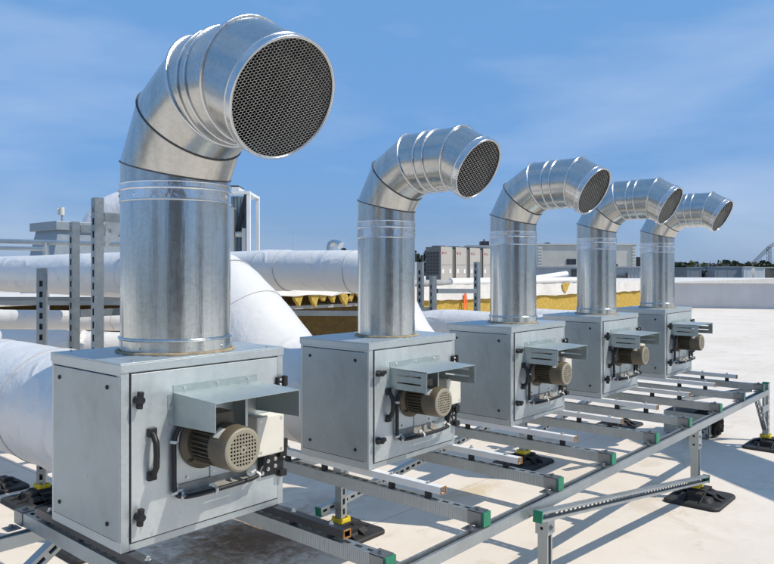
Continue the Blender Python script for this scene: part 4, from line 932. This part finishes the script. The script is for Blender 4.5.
# ------------------------------------------------------------------ trees on the horizon
def tree(u, d, v_top, wpx, kind, seed):
    rnd = random.Random(seed); p = at(u, CY, d); zb = -9; H = EYE + (CY-v_top)/FPX*d - zb; Wd = wpx/FPX*d
    names = {'leaf_a': 'dark green tree', 'leaf_b': 'olive spring tree', 'leaf_c': 'brown bare twigged tree'}
    lab = {'leaf_a': 'dark green tree on the horizon, its crown blending into the tree line', 'leaf_b': 'olive green spring tree in the tree line on the horizon', 'leaf_c': 'brown twiggy tree in the tree line on the horizon'}[kind]
    t = thing('tree', lab, 'tree', (p.x, p.y, zb), 0, {'leaf_a': 'dark green horizon trees', 'leaf_b': 'olive horizon trees', 'leaf_c': 'brown horizon trees'}[kind])
    mb = MB(); mb.cyl((0,0,0), (0,0,H*.6), .28, .12, 8)
    for k in range(5):
        a = rnd.uniform(0, 6.28); mb.cyl((0,0,H*(.3+.06*k)), (Wd*.3*math.cos(a), Wd*.3*math.sin(a), H*(.55+.07*k)), .1, .03, 6)
    mb.build('trunk', M['bark'], t)
    mb = MB(); cl = [(rnd.gauss(0, Wd*.22), rnd.gauss(0, Wd*.22), H*rnd.uniform(.45, .92), Wd*rnd.uniform(.14, .26)) for _ in range(11)]
    for k in range(420):
        cx_, cy_, cz_, cr = rnd.choice(cl); v_ = Vector((rnd.gauss(0,1), rnd.gauss(0,1), rnd.gauss(0,.8))).normalized()*cr*rnd.uniform(.4, 1.15)
        c_ = Vector((cx_, cy_, min(cz_, H*.9)))+v_; s_ = rnd.uniform(.18, .55)
        a_ = Vector((rnd.gauss(0,1), rnd.gauss(0,1), rnd.gauss(0,1))).normalized(); b_ = a_.orthogonal().normalized(); e_ = a_.cross(b_)
        mb.add([c_+b_*s_, c_+e_*s_*.7, c_-b_*s_, c_-e_*s_*.7], [(0,1,2,3)])
    mb.build('crown', M[kind], t)
rnd = random.Random(21); k = 0
for u in [343, 350, 356, 363, 411, 417, 424, 430] + list(range(642, 800, 4)):
    near = u < 500; vt = rnd.uniform(246, 249) if near else (rnd.uniform(262, 268) if u < 690 else rnd.uniform(259.5, 266))
    kind = rnd.choice(['leaf_a', 'leaf_c', 'leaf_a']) if u < 650 else rnd.choice(['leaf_a', 'leaf_b', 'leaf_c', 'leaf_b' if u > 680 else 'leaf_a', 'leaf_a'])
    tree(u + rnd.uniform(-2, 2), rnd.uniform(100, 175), vt - (3.5 if u < 650 else 4.8), rnd.uniform(9, 15), kind, 100+k); k += 1
for i in range(14):
    tree(643 + i*3.6 + rnd.uniform(-1, 1), rnd.uniform(86, 108), rnd.uniform(264, 268.5), rnd.uniform(9, 14), rnd.choice(['leaf_a', 'leaf_c', 'leaf_b']), 300+i)
# far wood behind everything
mb = MB(); rnd = random.Random(4)
for k in range(5200):
    u = rnd.uniform(-350, 1150); d = rnd.uniform(320, 380); top = 264.5 + 2.2*math.sin(u*.05)+1.3*math.sin(u*.17+1)
    p_ = at(u, rnd.uniform(top, 279), d); s_ = rnd.uniform(.8, 2.0); a_ = Vector((rnd.gauss(0,1), rnd.gauss(0,1), rnd.gauss(0,1))).normalized(); b_ = a_.orthogonal().normalized(); e_ = a_.cross(b_)
    mb.add([p_+b_*s_, p_+e_*s_, p_-b_*s_, p_-e_*s_], [(0,1,2,3)])
tag(mb.build('far_wood', M['leaf_a']), 'distant dark wood along the horizon', 'wood', kind='stuff')

# ------------------------------------------------------------------ raised duct added out of view on the right to cast the roof's shadow band
dv = Vector((-.595, -.80, 0)).normalized(); c0 = Vector((8.05, .92, 2.6))
t = duct('overhead_duct', 'raised white wrapped duct on stilts beyond the right edge of the view', [c0, c0+dv*1.5, c0+dv*3, c0+dv*5, c0+dv*8], [.31]*5, 'wrap', (.2, .5, .8))
for f in (.4, 3.2, 6.5):
    q = dv*f; mb = MB(); nrm = Vector((-dv.y, dv.x, 0))
    for s_ in (-.36, .36): mb.cyl(q+nrm*s_+Vector((0,0,-2.6)), q+nrm*s_, .025, n=8)
    mb.cyl(q-nrm*.38+Vector((0,0,-.33)), q+nrm*.38+Vector((0,0,-.33)), .025, n=8); mb.build('stilt', M['strut'], t)

# ------------------------------------------------------------------ unseen blocks added behind the viewer for the pipes to mirror
def behind(name, label, cat, back, side, wd, dp, h, mat):
    p = -FW*back + RT*side; t = thing(name, label, cat, (p.x, p.y, 0), FACE)
    mb = MB(); mb.box(-wd/2, wd/2, -dp, 0, 0, h); mb.build('wall', M[mat], t, .02)
    mb = MB(); mb.box(-wd/2-.1, wd/2+.1, -dp-.1, .1, h+.001, h+.15); mb.build('roof_edge', M['concrete'], t)
    mb = MB(); mb.box(-wd/4, -wd/4+1, .002, .04, .01, 2.1); d_ = mb.build('door', M['concrete'], t); mb = MB(); mb.cyl((-wd/4+.9, .04, 1), (-wd/4+.9, .09, 1), .02, n=10); mb.build('handle', M['dark'], d_)
behind('added_dark_block', 'unseen dark block added behind the viewer for the pipes to mirror', 'plant room', 8, 2.6, 7.0, 4, 4.2, 'ac_side')
behind('added_grey_block', 'unseen grey block added behind the viewer on the left for pipe reflections', 'stair house', 9, -7, 3.5, 4, 3.2, 'grey_clad')
behind('added_slim_block', 'unseen narrow dark block added to the right behind the viewer for pipe reflections', 'chimney', 1.5, 10.5, 1.4, 1.4, 4.0, 'dark')
